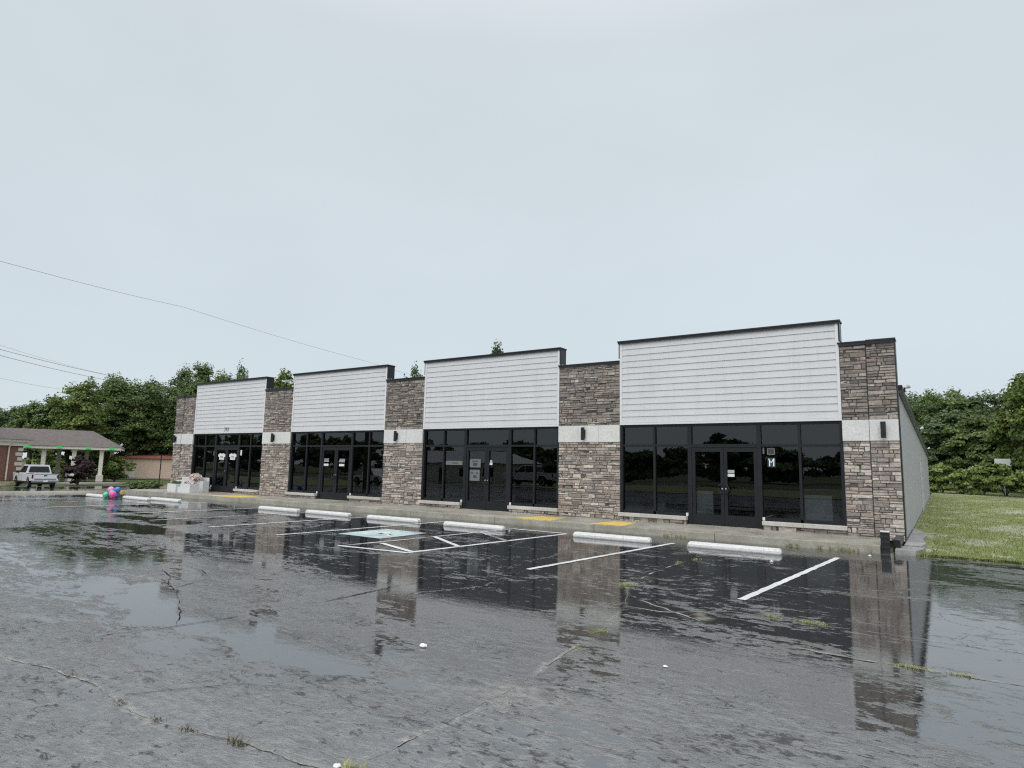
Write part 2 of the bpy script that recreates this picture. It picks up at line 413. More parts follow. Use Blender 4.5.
def wet_f(x, y):
    """0.5 neutral, above: standing water, below: rough damp asphalt"""
    w = np.full(np.shape(x), .5)
    w = w+.20*smooth((y+12.6+.5*wob(x, y, .5, 1.))/2.2)+.06*smooth((y+9)/3)              # low strip before the shops stands in water
    w = w-.08*smooth((-13.6-y+.25*wob(x, y, .9, 2.))/1.2)             # high coarse patch close by
    w = w-.05*smooth((-9.9-y+.3*wob(x, y, 1.1, 4.))/1)*smooth((x+2.1)/.6)*smooth((y+14.6)/.8)
    w = w-.19*smooth((x-.35-.25*wob(x, y, .8, 3.))/.8)*smooth((y+10.2)/1.5)
    w = w-.21*smooth((-10.5-x)/3)*smooth((y+12)/1.5)*smooth((-4.2-y)/1.5)
    d = d_poly(x, y, PUD+PUD[:1]); d = np.where(inside(x, y, PUD), -d, d)+.08*wob(x, y, 3., .4)
    w = np.maximum(w, 1.1*smooth((.16-d)/.3))
    d = d_poly(x, y, [(-2.3, -9.95), (-1.2, -10.15), (.4, -10.3), (3, -10.3)])+.06*wob(x, y, 2.4, .9)
    w = np.maximum(w, .95*smooth((.42-d)/.3))
    for cx, cy, rx, ry in ((-14.8, -9.6, 2.8, .5), (-17, -8.2, 2.4, .5), (-10.5, -9.9, 1.7, .35), (-6.4, -10.4, 1.6, .35), (-22, -7.4, 4, .35)):
        q = np.hypot((x-cx)/rx, (y-cy)/ry)+.22*wob(x, y, 1.4, cx)
        w = np.maximum(w, .95*smooth((1.15-q)/.5))
    return w

def sed_f(x, y):
    s = np.zeros(np.shape(x))
    for P_, wd, k in ((J_A, .028, .9), (J_B, .018, .95), (J_C, .016, .6), (J_D, .018, .65), (J_G, .01, .2)):
        d = d_poly(x, y, P_)+.014*wob(x, y, 9., .3)+.009*wob(x, y, 31., 1.3); gap = .62+.38*np.tanh(2.2*wob(x, y, 2.7, P_[0][0]))
        s = np.maximum(s, .62*k*gap*smooth((wd*1.7-d)/(wd*1.2)))
    d = np.hypot((x+1.85)/.62, (y+13.42)/.36)+.2*wob(x, y, 4., 1.3)+.14*wob(x, y, 13., .3)
    s = np.maximum(s, .36*smooth((1.1-d)/.95))
    for cx, cy, r in ((-1.45, -10.15, .14), (-2.95, -8.7, .2), (-1.55, -10.0, .1)):
        s = np.maximum(s, .8*smooth((r-np.hypot(x-cx, (y-cy)*.8))/r*1.5))
    d = np.abs(y+2.1-.03*wob(x, y, 2., 0)); s = np.maximum(s, .5*smooth((.12-d)/.1))
    return s

def crack_f(x, y):
    c = np.zeros(np.shape(x))
    for P_, wd, k in ((J_G, .012, .0), ([(-7.3, -12.84), (-7.6, -12.2), (-8.3, -11.9)], .01, .8), ([(-4.9, -11.4), (-4.4, -10.2), (-4.7, -8.8)], .012, .6)):
        d = d_poly(x, y, P_)+.012*wob(x, y, 11., .7); c = np.maximum(c, k*smooth((wd*2-d)/(wd*1.5)))
    d = d_poly(x, y, J_A[1:8])+.01*wob(x, y, 13., .2); c = np.maximum(c, .8*smooth((.015-d)/.012)*(wob(x, y, 3.3, 2.) > .55))
    return c
AT = {'wet': wet_f, 'sed': sed_f, 'crack': crack_f}
# the near part of the lot is meshed finely so the painted-in joints stay sharp
fx = np.linspace(-9.6, 5.6, 544); fy = np.linspace(-16.4, -8.4, 287)
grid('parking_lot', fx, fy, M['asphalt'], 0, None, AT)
def ribbon(name, pts, w0, m, seed, z=.004, gaps=.0, step=.025):
    # sand-filled seam or open crack: an irregular thin ribbon lying on the asphalt
    r = np.random.default_rng(seed); P_ = np.array(pts, float); sg = np.hypot(*np.diff(P_, axis=0).T); L = np.concatenate([[0], np.cumsum(sg)])
    t = np.arange(0, L[-1], step); X = np.interp(t, L, P_[:, 0]); Y = np.interp(t, L, P_[:, 1])
    def nz(f, a):
        k = np.arange(0, L[-1]+2/f, 1/f); return np.interp(t, k, r.normal(0, a, len(k)))
    dx, dy = np.gradient(X), np.gradient(Y); n_ = np.hypot(dx, dy)+1e-9; nx, ny = -dy/n_, dx/n_
    o = nz(1.6, .02)+nz(6, .009)+nz(18, .004); W = w0*np.clip(.62+nz(2, .35)+nz(9, .3), .12, 1.9)
    W = np.where(nz(1.9, 1.)+nz(9, .35) < gaps, W*.10, W)
    V = []
    for s_ in (-1, 1):
        a = o+s_*(W/2)+nz(25, .0016); V.append(np.stack([X+nx*a, Y+ny*a, gh(X, Y)+z], 1))
    V = np.stack(V, 1).reshape(-1, 3); i = np.arange(len(t)-1)[:, None]*2
    return tag(mesh_np(name, V, i+np.array([0, 2, 3, 1]), m), kind='structure')
def sand():
    t = NT('seam_sand'); v = t.coord(); n = t.noise(v, 40, 5, .75); n2 = t.noise(v, 3, 4, .6)
    c = t.mix(t.rng(n, .35, .62, 0, 1), (.11, .108, .10, 1), (.42, .405, .36, 1)); c = t.mix(t.rng(n2, .4, .62, 0, .7), c, (.12, .12, .113, 1))
    return t.done(t.bsdf(c, .6, 0, t.bump(n, .8, .01)))
M['sand'] = sand(); M['crack'] = plain('open_crack', (.012, .012, .011), .8, var=.3, spec=.1)
ribbon('pavement_seam', J_A, .026, M['sand'], 1, .0042, .15); ribbon('pavement_seam', J_B, .032, M['sand'], 2, .0042, .0); ribbon('pavement_seam', J_C, .03, M['sand'], 3, .008, -.6); ribbon('pavement_seam', J_D, .032, M['sand'], 4, .006, -.6)
ribbon('pavement_crack', J_E, .016, M['crack'], 5, .005, -.2); ribbon('pavement_crack', J_F, .018, M['crack'], 6, .005, -.8); ribbon('pavement_crack', J_A[1:8], .012, M['crack'], 7, .010, 1.0)
ribbon('pavement_crack', [(-7.3, -12.84), (-7.6, -12.2), (-8.3, -11.9), (-9.4, -11.75)], .012, M['crack'], 8, .006, -.5); ribbon('pavement_crack', [(-4.9, -11.4), (-4.4, -10.2), (-4.7, -8.8), (-4.5, -7.6)], .01, M['crack'], 9, .006, -.3)
ribbon('pavement_crack', [(-3.9, -15.0), (-3.5, -14.4), (-2.9, -14.1), (-2.3, -14.25), (-1.9, -14.1)], .007, M['crack'], 10, .006, -.2); ribbon('pavement_crack', [(-1.8, -13.7), (-1.2, -13.9), (-.5, -13.75), (.2, -14.0), (1.1, -13.9)], .008, M['crack'], 11, .006, -.2); ribbon('pavement_crack', [(-16, -10.6), (-12.2, -10.9), (-9.4, -11.2), (-7.6, -11.0), (-5.2, -10.95)], .014, M['crack'], 12, .008, -.2)
E_ = 1e-3
def lot_keep(x, y):
    near = (x > -9.6) & (x < 5.6) & (y > -16.4) & (y < -8.4)
    front = (y < -1.72) & (y > -28) & (x > -62)
    side = (x < -31.9) & (y < 20) & (x > -62)
    return (front | side) & ~near
cx_ = np.unique(np.round(np.concatenate([np.arange(-62, -9.6, .2), [-9.6], np.arange(-9.6, 5.6, .2), [5.6], np.arange(5.6, 46, .4)]), 3))
cy_ = np.unique(np.round(np.concatenate([np.arange(-28, -16.4, .4), [-16.4], np.arange(-16.4, -8.4, .2), [-8.4], np.arange(-8.4, -1.72, .167), [-1.72], np.arange(-1.6, 20, .4)]), 3))
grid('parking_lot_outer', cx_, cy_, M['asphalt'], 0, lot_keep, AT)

# lawn to the right of the building: soil sheet and blades
lx = np.concatenate([np.arange(.0, 14, .25), np.arange(14, 70, 4)]); ly = np.concatenate([[-1.76, -1.5], np.arange(-1.2, 46, .35)])
def bare_f(x, y):
    b = -.24+.3*wob(x, y, 1.3, .5)+.34*wob(x+.7*y, y-.4*x, 3.1, 1.5)+.3*wob(x-.6*y, y, 6.3, .2)+.25*wob(x+.3*y, y*1.3, 11., .8)
    for cx, cy, rx, ry, k in ((1.4, 1.6, .8, 1.4, .9), (2.6, 6.5, 1.5, 2.2, .9), (3.2, 1.2, .9, 1.2, 1.), (1.5, 12, .9, 2.5, .6), (3.6, 17, 2.0, 3, .9), (5, 9, 1.6, 3, .9), (2.2, 27, 1.6, 4, .6), (6, 30, 3, 4, .8), (4.2, 36, 5, 1.8, 1.1)):
        b = np.maximum(b, -.55+b*.4+.25+k*1.0*np.exp(-(((x-cx)/rx)**2+((y-cy)/ry)**2)))
    return b
grid('lawn', lx, ly, M['lawn'], .012, None, {'bare': bare_f})
grid('road_verge', np.arange(-160, 101, 5.), np.arange(-48, -27.9, 2.), M['lawn'], .02)
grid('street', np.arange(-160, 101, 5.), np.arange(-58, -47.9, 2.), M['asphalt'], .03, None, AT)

def blades(n, fx_, h, w, seed, spread=.25):
    """n little tapering blades; fx_ gives base points (n,3)"""
    r = np.random.default_rng(seed); B = fx_
    a = r.uniform(0, 2*np.pi, n); d = np.stack([np.cos(a), np.sin(a), 0*a], 1); p = np.stack([-np.sin(a), np.cos(a), 0*a], 1)
    hh = h*r.uniform(.5, 1.25, n)[:, None]; ww = w*r.uniform(.7, 1.3, n)[:, None]; ln = r.uniform(.1, 1., n)[:, None]*hh*spread*3
    up = np.array([0, 0, 1.])
    V = np.stack([B-p*ww, B+p*ww, B+p*ww*.6+up*hh*.6+d*ln*.35, B-p*ww*.6+up*hh*.6+d*ln*.35, B+up*hh+d*ln+p*ww*.1, B+up*hh+d*ln-p*ww*.1], 1).reshape(-1, 3)
    i = np.arange(n)[:, None]*6
    F = np.concatenate([i+np.array([0, 1, 2, 3]), i+np.array([3, 2, 4, 5])], 0)
    t = np.repeat(np.stack([r.random(n), r.random(n), 0*a, 1+0*a], 1), 6, 0)
    return V, F, t
n = 95000
u = RNG.random(n)**1.7; yy = -1.72+46*u; xx = RNG.random(n)*(8+yy*.05)*1.1+.05
bare = bare_f(xx, yy)
k = (bare < .05+.75*RNG.random(n)**2) & ~((xx < .5) & (yy > -1.3) & (yy < 5))
edge = (yy < -1.35) & (RNG.random(n) < .7); k |= edge
xx, yy = xx[k], yy[k]; P0 = np.stack([xx, yy, gh(xx, yy)+.005], 1)
V, F, t_ = blades(len(xx), P0, .055, .009, 3); o = mesh_np('grass', V, F, M['grass'], t_); tag(o, 'short patchy green grass growing beside the building', 'grass', kind='stuff')
xx = RNG.uniform(.25, 16, 16000); yy = -1.74-.16*RNG.random(16000)*(.55+.45*np.tanh(wob(xx, xx*0, 3.1, .7)*2)); P0 = np.stack([xx, yy, 0*xx], 1)
V, F, t_ = blades(len(xx), P0, .05, .008, 13, .6); o = mesh_np('grass_edge', V, F, M['grass'], t_); tag(o, 'ragged grass creeping over the edge of the wet asphalt', 'grass', kind='stuff')
# ragged weeds along the foot of the kerb
xx = np.concatenate([RNG.uniform(-2.2, -.1, 900), RNG.uniform(-5.4, -4.2, 260)]); yy = -1.9-.06*RNG.random(len(xx)); k = wob(xx, yy, 5, .2) > -.2
xx, yy = xx[k], yy[k]; P0 = np.stack([xx, yy, 0*xx], 1)
V, F, t_ = blades(len(xx), P0, .07, .008, 9, .5); o = mesh_np('kerb_weeds', V, F, M['tuft'], t_); tag(o, 'ragged weeds growing along the foot of the kerb', 'weeds', kind='stuff')

# ---------------------------------------------------------------- painted markings (structure)
def strip(name, a, b, w, m, z=.006, z2=None):
    a = Vector((*a, 0)); b = Vector((*b, 0)); d = (b-a); L = d.length; d.normalize(); p = Vector((-d.y, d.x, 0))
    nseg = max(2, int(L/.12)); V = []; F = []
    for i in range(nseg+1):
        q = a+d*L*i/nseg
        for sgn in (-1, 1):
            e = q+p*(w/2*sgn+.006*wob(q.x*9, q.y*9+sgn, 1., sgn)); V.append((e.x, e.y, gz(e.x, e.y)+z))
    for i in range(nseg): F.append((2*i, 2*i+2, 2*i+3, 2*i+1))
    return tag(mesh_np(name, V, F, m), kind='structure')
for xa, ya, xb, yb, m in ((-1.39, -8.83, -.97, -3.39, 'paint'), (-4.72, -8.6, -4.25, -3.3, 'paint'), (-11.5, -8.3, -11.22, -2.9, 'paint'),
                          (-14.1, -8.3, -13.85, -3.0, 'paint'), (-16.7, -8.4, -16.45, -3.1, 'paint_worn'), (-19.4, -8.4, -19.1, -3.2, 'paint'), (-23.3, -8.4, -22.95, -3.1, 'paint'),
                          (-26.1, -8.6, -25.4, -3.6, 'paint_worn'), (-28.9, -8.8, -28.1, -4.0, 'paint')):
    strip('parking_line', (xa, ya), (xb, yb), .10, M[m])
for a, b, m in (((-9.06, -8.58), (-8.62, -3.2), 'paint_worn'), ((-7.44, -8.47), (-6.98, -3.3), 'paint'), ((-9.1, -8.62), (-7.4, -8.47), 'paint'),
                ((-8.62, -3.2), (-6.98, -3.27), 'paint'), ((-8.8, -7.75), (-7.48, -8.3), 'paint'), ((-8.86, -6.05), (-7.3, -7.1), 'paint'), ((-8.72, -4.5), (-7.16, -5.6), 'paint_worn')):
    strip('hatch_line', a, b, .11, M[m], .008 if abs(a[0]-b[0]) > .9 else .0045)
# faded accessible-stall square with its pale wheelchair figure
mb = MB(); mb.poly([(-10.8, -7.15, .006), (-9.4, -7.2, .006), (-9.45, -5.6, .006), (-10.85, -5.6, .006)]); tag(mb.build('accessible_stall_panel', M['paint_blue']), kind='structure')
mb = MB(); z = .010
def arc_strip(mb, cx, cy, r, a0, a1, w, n=18):
    for i in range(n):
        A, B = a0+(a1-a0)*i/n, a0+(a1-a0)*(i+1)/n
        mb.poly([(cx+(r-w)*math.cos(A), cy+(r-w)*math.sin(A), z), (cx+r*math.cos(A), cy+r*math.sin(A), z), (cx+r*math.cos(B), cy+r*math.sin(B), z), (cx+(r-w)*math.cos(B), cy+(r-w)*math.sin(B), z)])
arc_strip(mb, -10.12, -6.55, .36, R(150), R(390), .09); arc_strip(mb, -10.2, -5.85, .1, 0, 2*math.pi, .099, 12)
mb.poly([(-10.26, -6.05, z), (-10.12, -6.05, z), (-10.05, -6.5, z), (-10.2, -6.5, z)]); mb.poly([(-10.2, -6.4, z), (-9.75, -6.42, z), (-9.72, -6.5, z), (-10.2, -6.5, z)]); mb.poly([(-9.8, -6.5, z), (-9.7, -6.5, z), (-9.55, -6.85, z), (-9.66, -6.88, z)])
tag(mb.build('accessible_stall_symbol', M['paint']), kind='structure')

# ---------------------------------------------------------------- sidewalk with kerb, ramps
mb = MB()
js = [-31.75, -28.6, -25.5, -22.6, -19.5, -16.5, -13.4, -10.1, -6.9, -3.75, -.36]
for a, b in zip(js, js[1:]):
    mb.box(a+.004, b-.004, -1.78, -.04, -.4, .16, bev=.008)
    mb.box(a+.004, b-.004, -1.95, -1.786, -.4, .157, bev=.015)
tag(mb.build('sidewalk', M['concrete']), kind='structure')
mb = MB(); mb.box(-31.7, -.4, -1.80, -.06, -.1, .150); tag(mb.build('sidewalk_joint_bed', M['leather']), kind='structure')
for x0, x1, y0, y1 in ((-9.5, -8.25, -1.95, -.6), (-7.1, -6.1, -1.95, -.6), (-25.0, -22.8, -1.95, -.6)):
    mb = MB(); w = x1-x0
    mb.poly([(x0, y0+.02, .162), (x1, y0+.02, .162), (x1-w*.16, y1, .163), (x0+w*.16, y1, .163)])
    tag(mb.build('yellow_ramp_paint', M['yellow']), kind='structure')
mb = MB(); mb.prism([(-.10, -1.95, .10), (.26, -1.9, .10), (.36, -1.5, .10), (.40, -1.02, .10), (-.1, -1.02, .10)], (0, 0, -.2)); tag(mb.build('corner_slab', M['slab']), kind='structure')
mb = MB(); mb.prism([(.02, -.98, .12), (.33, -.98, .12), (.40, -.2, .12), (.31, .9, .12), (.36, 2.0, .12), (.24, 3.4, .12), (.02, 4.4, .12)], (0, 0, -.2)); tag(mb.build('side_slab', M['slab']), kind='structure')
for a, b, z0 in (((-4.2, -.55), (-4.2, -.55), 0),):
    pass

# ---------------------------------------------------------------- retail building
B = empty('retail_building', (-15.7, 0, .16), 'long single storey retail building with white lap siding parapets, stone piers and dark glass storefronts', 'building')
B.location = (0, 0, 0)
def stones(x0, x1, z0, z1, y, rng, pal=None, flat=False):
    """stacked ledge stones of one face, each its own block with its own colour and depth"""
    mb = MB(); mb.c = (.07, .063, .058, 1); mb.box(x0, x1, y-.004, y+.12, z0, z1)
    z = z0
    while z < z1-.02:
        h = rng.choice([.045, .055, .07, .08, .09, .10, .125]); h = h if z+h < z1-.05 else z1-z
        x = x0
        while x < x1-.02:
            w = rng.choice([.09, .12, .15, .2, .25, .31, .38])*rng.uniform(.85, 1.15); w = w if x+w < x1-.1 else x1-x
            subs = [(x, x+w, z, z+h)]
            if h > .11 and rng.random() < .5: subs = [(x, x+w, z, z+h*.55), (x, x+w, z+h*.55, z+h)]
            for a, b, c, d in subs:
                base = rng.choice([(.30, .255, .225), (.26, .215, .185), (.33, .285, .25), (.225, .20, .185), (.36, .315, .275), (.285, .225, .19), (.20, .175, .16), (.40, .36, .325)])
                k = rng.uniform(.78, 1.18); g_ = sum(base)/3; q_ = .04; mb.c = ((base[0]*(1-q_)+g_*q_)*k, (base[1]*(1-q_)+g_*q_)*k, (base[2]*(1-q_)+g_*q_)*k, 1)
                dp = rng.uniform(.004, .045); g = .003; i = rng.uniform(.006, .016); j = lambda: rng.uniform(-.009, .009)
                A = [(a+g, y, c+g), (b-g, y, c+g), (b-g, y, d-g), (a+g, y, d-g)]
                F_ = [(a+g+i+j(), y-dp+j(), c+g+i*.7+j()*.5), (b-g-i+j(), y-dp+j(), c+g+i*.7+j()*.5), (b-g-i+j(), y-dp+j(), d-g-i*.7+j()*.5), (a+g+i+j(), y-dp+j(), d-g-i*.7+j()*.5)]
                va = [mb.bm.verts.new(p) for p in A]; vf = [mb.bm.verts.new(p) for p in F_]
                mid = mb.bm.verts.new(((a+b)/2+rng.uniform(-.2, .2)*(b-a), y-dp-rng.uniform(-.004, .01), (c+d)/2+rng.uniform(-.2, .2)*(d-c)))
                for q in range(4):
                    mb._f([va[q], va[(q+1) % 4], vf[(q+1) % 4], vf[q]]); mb._f([vf[q], vf[(q+1) % 4], mid])
            x += w
        z += h
    return mb
rs = random.Random(4)
Z0, ZB0, ZB1, ZC, ZT, ZH = .10, 2.40, 2.90, 4.78, 5.35, 2.90
piers = [(-31.43, -29.70, [(-31.43, -30.756, .025), (-30.747, -29.70, 0)]), (-24.14, -22.20, [(-24.14, -22.20, 0)]),
         (-16.65, -14.72, [(-16.65, -15.526, .0), (-15.516, -14.72, .0)]), (-9.09, -7.03, [(-9.09, -7.03, 0)]), (-1.18, 0, [(-1.18, -.606, 0), (-.598, 0, .02)])]
for pi, (xa, xb, segs) in enumerate(piers):
    core = MB(); core.box(xa+.003, xb-.003, .03, .30, -.1, ZC-.012); pr = core.build('stone_pier', M['leather'], B)
    for a, b, pd in segs:
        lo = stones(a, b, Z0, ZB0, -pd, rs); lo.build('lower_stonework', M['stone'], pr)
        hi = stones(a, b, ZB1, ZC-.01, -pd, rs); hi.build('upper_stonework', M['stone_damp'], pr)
        n_ = max(1, round((b-a)/.62)); bd = MB(); w = (b-a)/n_
        for i in range(n_): bd.box(a+i*w+(.003 if i else -.0), a+(i+1)*w-.003, -pd-.05, -pd+.1, ZB0, ZB1, bev=.004)
        bd.build('stone_band', M['band'], pr)
        cp = MB(); cp.box(a-.03 if a == xa else a, b+.03 if b == xb and xb == 0 else b, -pd-.07, .34, ZC+.002, ZC+.04+pd*.5, bev=.006); cp.box(a, b, -pd-.062, -pd-.03, ZC-.055, ZC); cp.build('pier_coping', M['bronze'], pr)
# right and left faces of the end piers
sd = MB(); sd.box(.0, .018, -.03, .33, -.1, ZC-.02); sd.build('corner_trim', M['bronze'], B)

def wall_light(x, y, z=2.65):
    w = MB(); w.box(x-.045, x+.045, y-.03, y, z-.12, z+.12, bev=.006); o = w.build('wall_light', M['black'], B)
    q = MB(); q.lathe([(.052, z-.19), (.056, z-.185), (.056, z+.185), (.052, z+.19)], (x, y-.10, 0), 14); q.build('lamp_tube', M['black'], o)
    a = MB(); a.box(x-.02, x+.02, y-.06, y-.03, z-.03, z+.03); a.build('lamp_arm', M['black'], o)
for x, pd in ((-31.18, .025), (-23.30, 0), (-15.97, 0), (-8.19, 0), (-.31, .02)): wall_light(x, -pd-.05)

MU = [(-29.70, -28.72, -27.85, -27.0, -25.98, -25.1, -24.14), (-22.20, -21.2, -20.27, -19.42, -18.47, -17.51, -16.65),
      (-14.72, -13.78, -12.82, -11.89, -10.97, -10.02, -9.09), (-7.03, -6.0, -4.98, -4.07, -3.15, -2.17, -1.18)]
YG = .10   # plane of the glazing
DOORS = []
for bi, mu in enumerate(MU):
    xa, xb = mu[0], mu[6]
    # parapet panel: lap siding boards, white trim, dark coping and return
    pb = MB(); pb.box(xa+.02, xb-.02, .02, .20, ZH+.02, ZT-.02); pan = pb.build('parapet_panel', M['trim_white'], B)
    sb = MB(); nb = 13; z0 = ZH+.055; dz = (ZT-.03-z0)/nb
    for i in range(nb):
        za, zb = z0+i*dz, z0+(i+1)*dz
        sb.prism([(xa+.066, -.004, zb+.01), (xa+.066, -.026, za), (xa+.066, -.014, za), (xa+.066, .012, za+.004), (xa+.066, .012, zb+.01)], (xb-xa-.132, 0, 0))
    sb.build('lap_siding', M['siding'], pan)
    tr = MB(); tr.box(xa, xa+.07, -.034, .02, ZH+.053, ZT, bev=.004); tr.box(xb-.07, xb, -.034, .02, ZH+.053, ZT, bev=.004); tr.box(xa, xb, -.038, .02, ZH-.005, ZH+.05, bev=.004); tr.build('panel_trim', M['trim_white'], pan)
    cp = MB(); cp.box(xa-.06, xb+.06, -.085, .34, ZT+.003, ZT+.048, bev=.008); cp.box(xa-.045, xb+.045, -.07, -.047, ZT-.045, ZT); cp.build('panel_coping', M['bronze'], pan)
    for ra, rb in ((xb-.001, xb+.035), (xa-.035, xa+.001)):
        rt = MB(); rt.box(ra, rb, -.03, .33, ZC+.1, ZT+.001); rt.build('parapet_return', M['bronze'], pan)
    # storefront frame
    fr = MB(); zb = .38; ya, yb = YG-.06, YG+.06; zt = 2.30
    fr.box(xa-.01, xa+.075, ya-.03, yb, zb, ZH, bev=.004); fr.box(xb-.075, xb+.01, ya-.03, yb, zb, ZH, bev=.004)
    fr.box(xa+.076, xb-.076, ya, yb, ZH-.07, ZH+.02)
    for i in (1, 5): fr.box(mu[i]-.032, mu[i]+.032, ya, yb, zb+.085, ZH-.072, bev=.003)
    for i in (2, 4): fr.box(mu[i]-.055, mu[i]+.055, ya, yb, .165, ZH-.073, bev=.003)
    for a, b in ((xa+.076, mu[1]-.033), (mu[1]+.033, mu[2]-.056), (mu[4]+.056, mu[5]-.033), (mu[5]+.033, xb-.076)):
        fr.box(a, b, ya+.004, yb, zt-.03, zt+.03); fr.box(a, b, ya+.004, yb, zb, zb+.08)
    fr.box(mu[2]+.056, mu[4]-.056, ya+.002, yb, zt-.045, zt+.035)
    f = fr.build('storefront_frame', M['frame'], B)
    def pane(a, b, c, d, par, y=YG, nm='window_pane'):
        p = MB(); p.poly([(a, y, c), (b, y, c), (b, y, d), (a, y, d)]); o = p.build(nm, M['glass'], par)
        if o.data.polygons[0].normal.y > 0: o.data.flip_normals()
        return o
    e = .004
    xs_ = [xa+.07, mu[1], mu[2], mu[4], mu[5], xb-.07]
    for i in (0, 1, 3, 4): pane(xs_[i], xs_[i+1], zb+.07, zt, f); pane(xs_[i], xs_[i+1], zt, ZH-.06, f)
    pane(mu[2], mu[4], zt, ZH-.06, f)
    # doors
    dl, dr = mu[2]+.058, mu[4]-.058; dm = (dl+dr)/2
    for s_, (a, b) in enumerate(((dl, dm-.004), (dm+.004, dr))):
        d = MB(); y0, y1 = YG-.045, YG+.03
        d.box(a, a+.085, y0, y1, .18, zt-.05, bev=.004); d.box(b-.085, b, y0, y1, .18, zt-.05, bev=.004)
        d.box(a+.0855, b-.0855, y0+.003, y1, zt-.17, zt-.052); d.box(a+.0855, b-.0855, y0+.003, y1, .18, .46)
        D = d.build('door', M['frame'], B); DOORS.append(D)
        pane(a+.08, b-.08, .45, zt-.16, D, YG, 'door_glass')
        hx = b-.045 if s_ == 0 else a+.045; sg = -1 if s_ == 0 else 1
        h = MB(); h.tube([(hx, y0, 1.02), (hx, y0-.05, 1.02), (hx+sg*.06, y0-.065, 1.06), (hx+sg*.09, y0-.065, 1.15), (hx+sg*.06, y0-.065, 1.24), (hx, y0-.05, 1.28), (hx, y0, 1.28)], .013, 8)
        h.build('door_handle', M['black'], D)
        c = MB(); c.lathe([(.018, y0-.012), (.018, y0)], (hx, 0, 1.15), 12, 'y'); c.build('lock_cylinder', M['galv'], D)
    # sills, low stone walls beneath them, white weep caps beside the doors
    for a, b in ((xa-.02, mu[2]-.06), (mu[4]+.06, xb+.02)):
        s = MB(); n_ = max(1, round((b-a)/1.0)); w = (b-a)/n_
        for i in range(n_): s.box(a+i*w+.002, a+(i+1)*w-.002, -.13, YG-.07, .275, .378, bev=.012)
        s.build('window_sill', M['sill'], B)
        lw = stones(a+.02, b-.02, .10, .274, -.045, rs); lw.box(a+.03, b-.03, .02, YG+.05, .10, .274); lw.build('stone_base', M['stone'], B)
        cx = b-.02 if a < mu[2]-.1 else a+.02
        q = MB(); q.box(cx-.03, cx+.03, YG-.10, YG-.066, .385, .47, bev=.006); q.build('door_stop', M['trim_white'], B)
    th = MB(); th.box(mu[2]-.05, mu[4]+.05, -.05, .3, .1, .172); th.build('door_threshold', M['concrete'], B)

# notices fixed to the doors
def note(D, x0, x1, z0, z1, m, y=YG-.006, nm='notice', shape=None):
    mb = MB(); 
    if shape: mb.prism([(x0+(x1-x0)*u, y, z0+(z1-z0)*v) for u, v in shape], (0, .004, 0))
    else: mb.box(x0, x1, y, y+.004, z0, z1)
    return mb.build(nm, M[m], D)
shirt = [(.18, 0), (.82, 0), (.84, .42), (.98, .5), (.94, .86), (.66, 1), (.5, .88), (.34, 1), (.06, .86), (.02, .5), (.16, .42)]
dx0, dx1 = [(d.bound_box[0][0], d.bound_box[4][0]) for d in DOORS[:2]]
for D, (a, b) in ((DOORS[0], dx0), (DOORS[1], dx1)):
    c = (a+b)/2; note(D, c-.30, c+.30, 1.67, 1.97, 'paper', nm='shirt_decal', shape=shirt)
    note(D, c-.12, c+.10, 1.80, 1.83, 'dim_paper', YG-.010, 'decal_print'); note(D, c-.09, c+.14, 1.75, 1.775, 'dim_paper', YG-.010, 'decal_print')
for D, xc in ((DOORS[2], -20.0), (DOORS[3], -19.06)):
    for r_ in range(3): note(D, xc-.17+.02*r_, xc+.17, 1.66+.05*r_, 1.69+.05*r_, 'galv', nm='door_lettering')
    note(D, xc-.15, xc+.15, 1.50, 1.59, 'paper')
note(DOORS[4], -12.64, -12.18, 1.57, 1.85, 'dim_paper'); note(DOORS[4], -12.63, -12.21, 1.12, 1.49, 'dim_paper')
note(DOORS[4], -12.54, -12.28, 1.76, 1.79, 'ink', YG-.010, 'notice_print'); note(DOORS[4], -12.50, -12.32, 1.63, 1.72, 'ink', YG-.010, 'notice_print')
note(DOORS[4], -12.48, -12.34, 1.22, 1.30, 'ink', YG-.010, 'notice_print'); note(DOORS[4], -12.58, -12.5, 1.36, 1.40, 'ink', YG-.010, 'notice_print'); note(DOORS[4], -12.36, -12.28, 1.36, 1.40, 'ink', YG-.010, 'notice_print')
note(DOORS[5], -11.81, -11.69, 1.66, 1.74, 'paper'); note(DOORS[5], -11.79, -11.70, 1.745, 1.82, 'galv')
note(DOORS[7], -3.98, -3.80, 1.47, 1.55, 'paper'); note(DOORS[7], -3.98, -3.80, 1.57, 1.65, 'galv')
frames = [o for o in B.children if o.name.startswith('storefront_frame')]
def fnote(i, *a, **k): return note(frames[i], *a, **k)
fnote(0, -25.90, -25.78, 1.88, 2.12, 'paper'); fnote(0, -28.05, -27.98, 1.86, 2.05, 'dim_paper')
fnote(2, -13.70, -12.96, 1.64, 1.78, 'dim_paper'); fnote(2, -13.42, -13.16, 1.69, 1.72, 'ink', YG-.010, nm='notice_print')
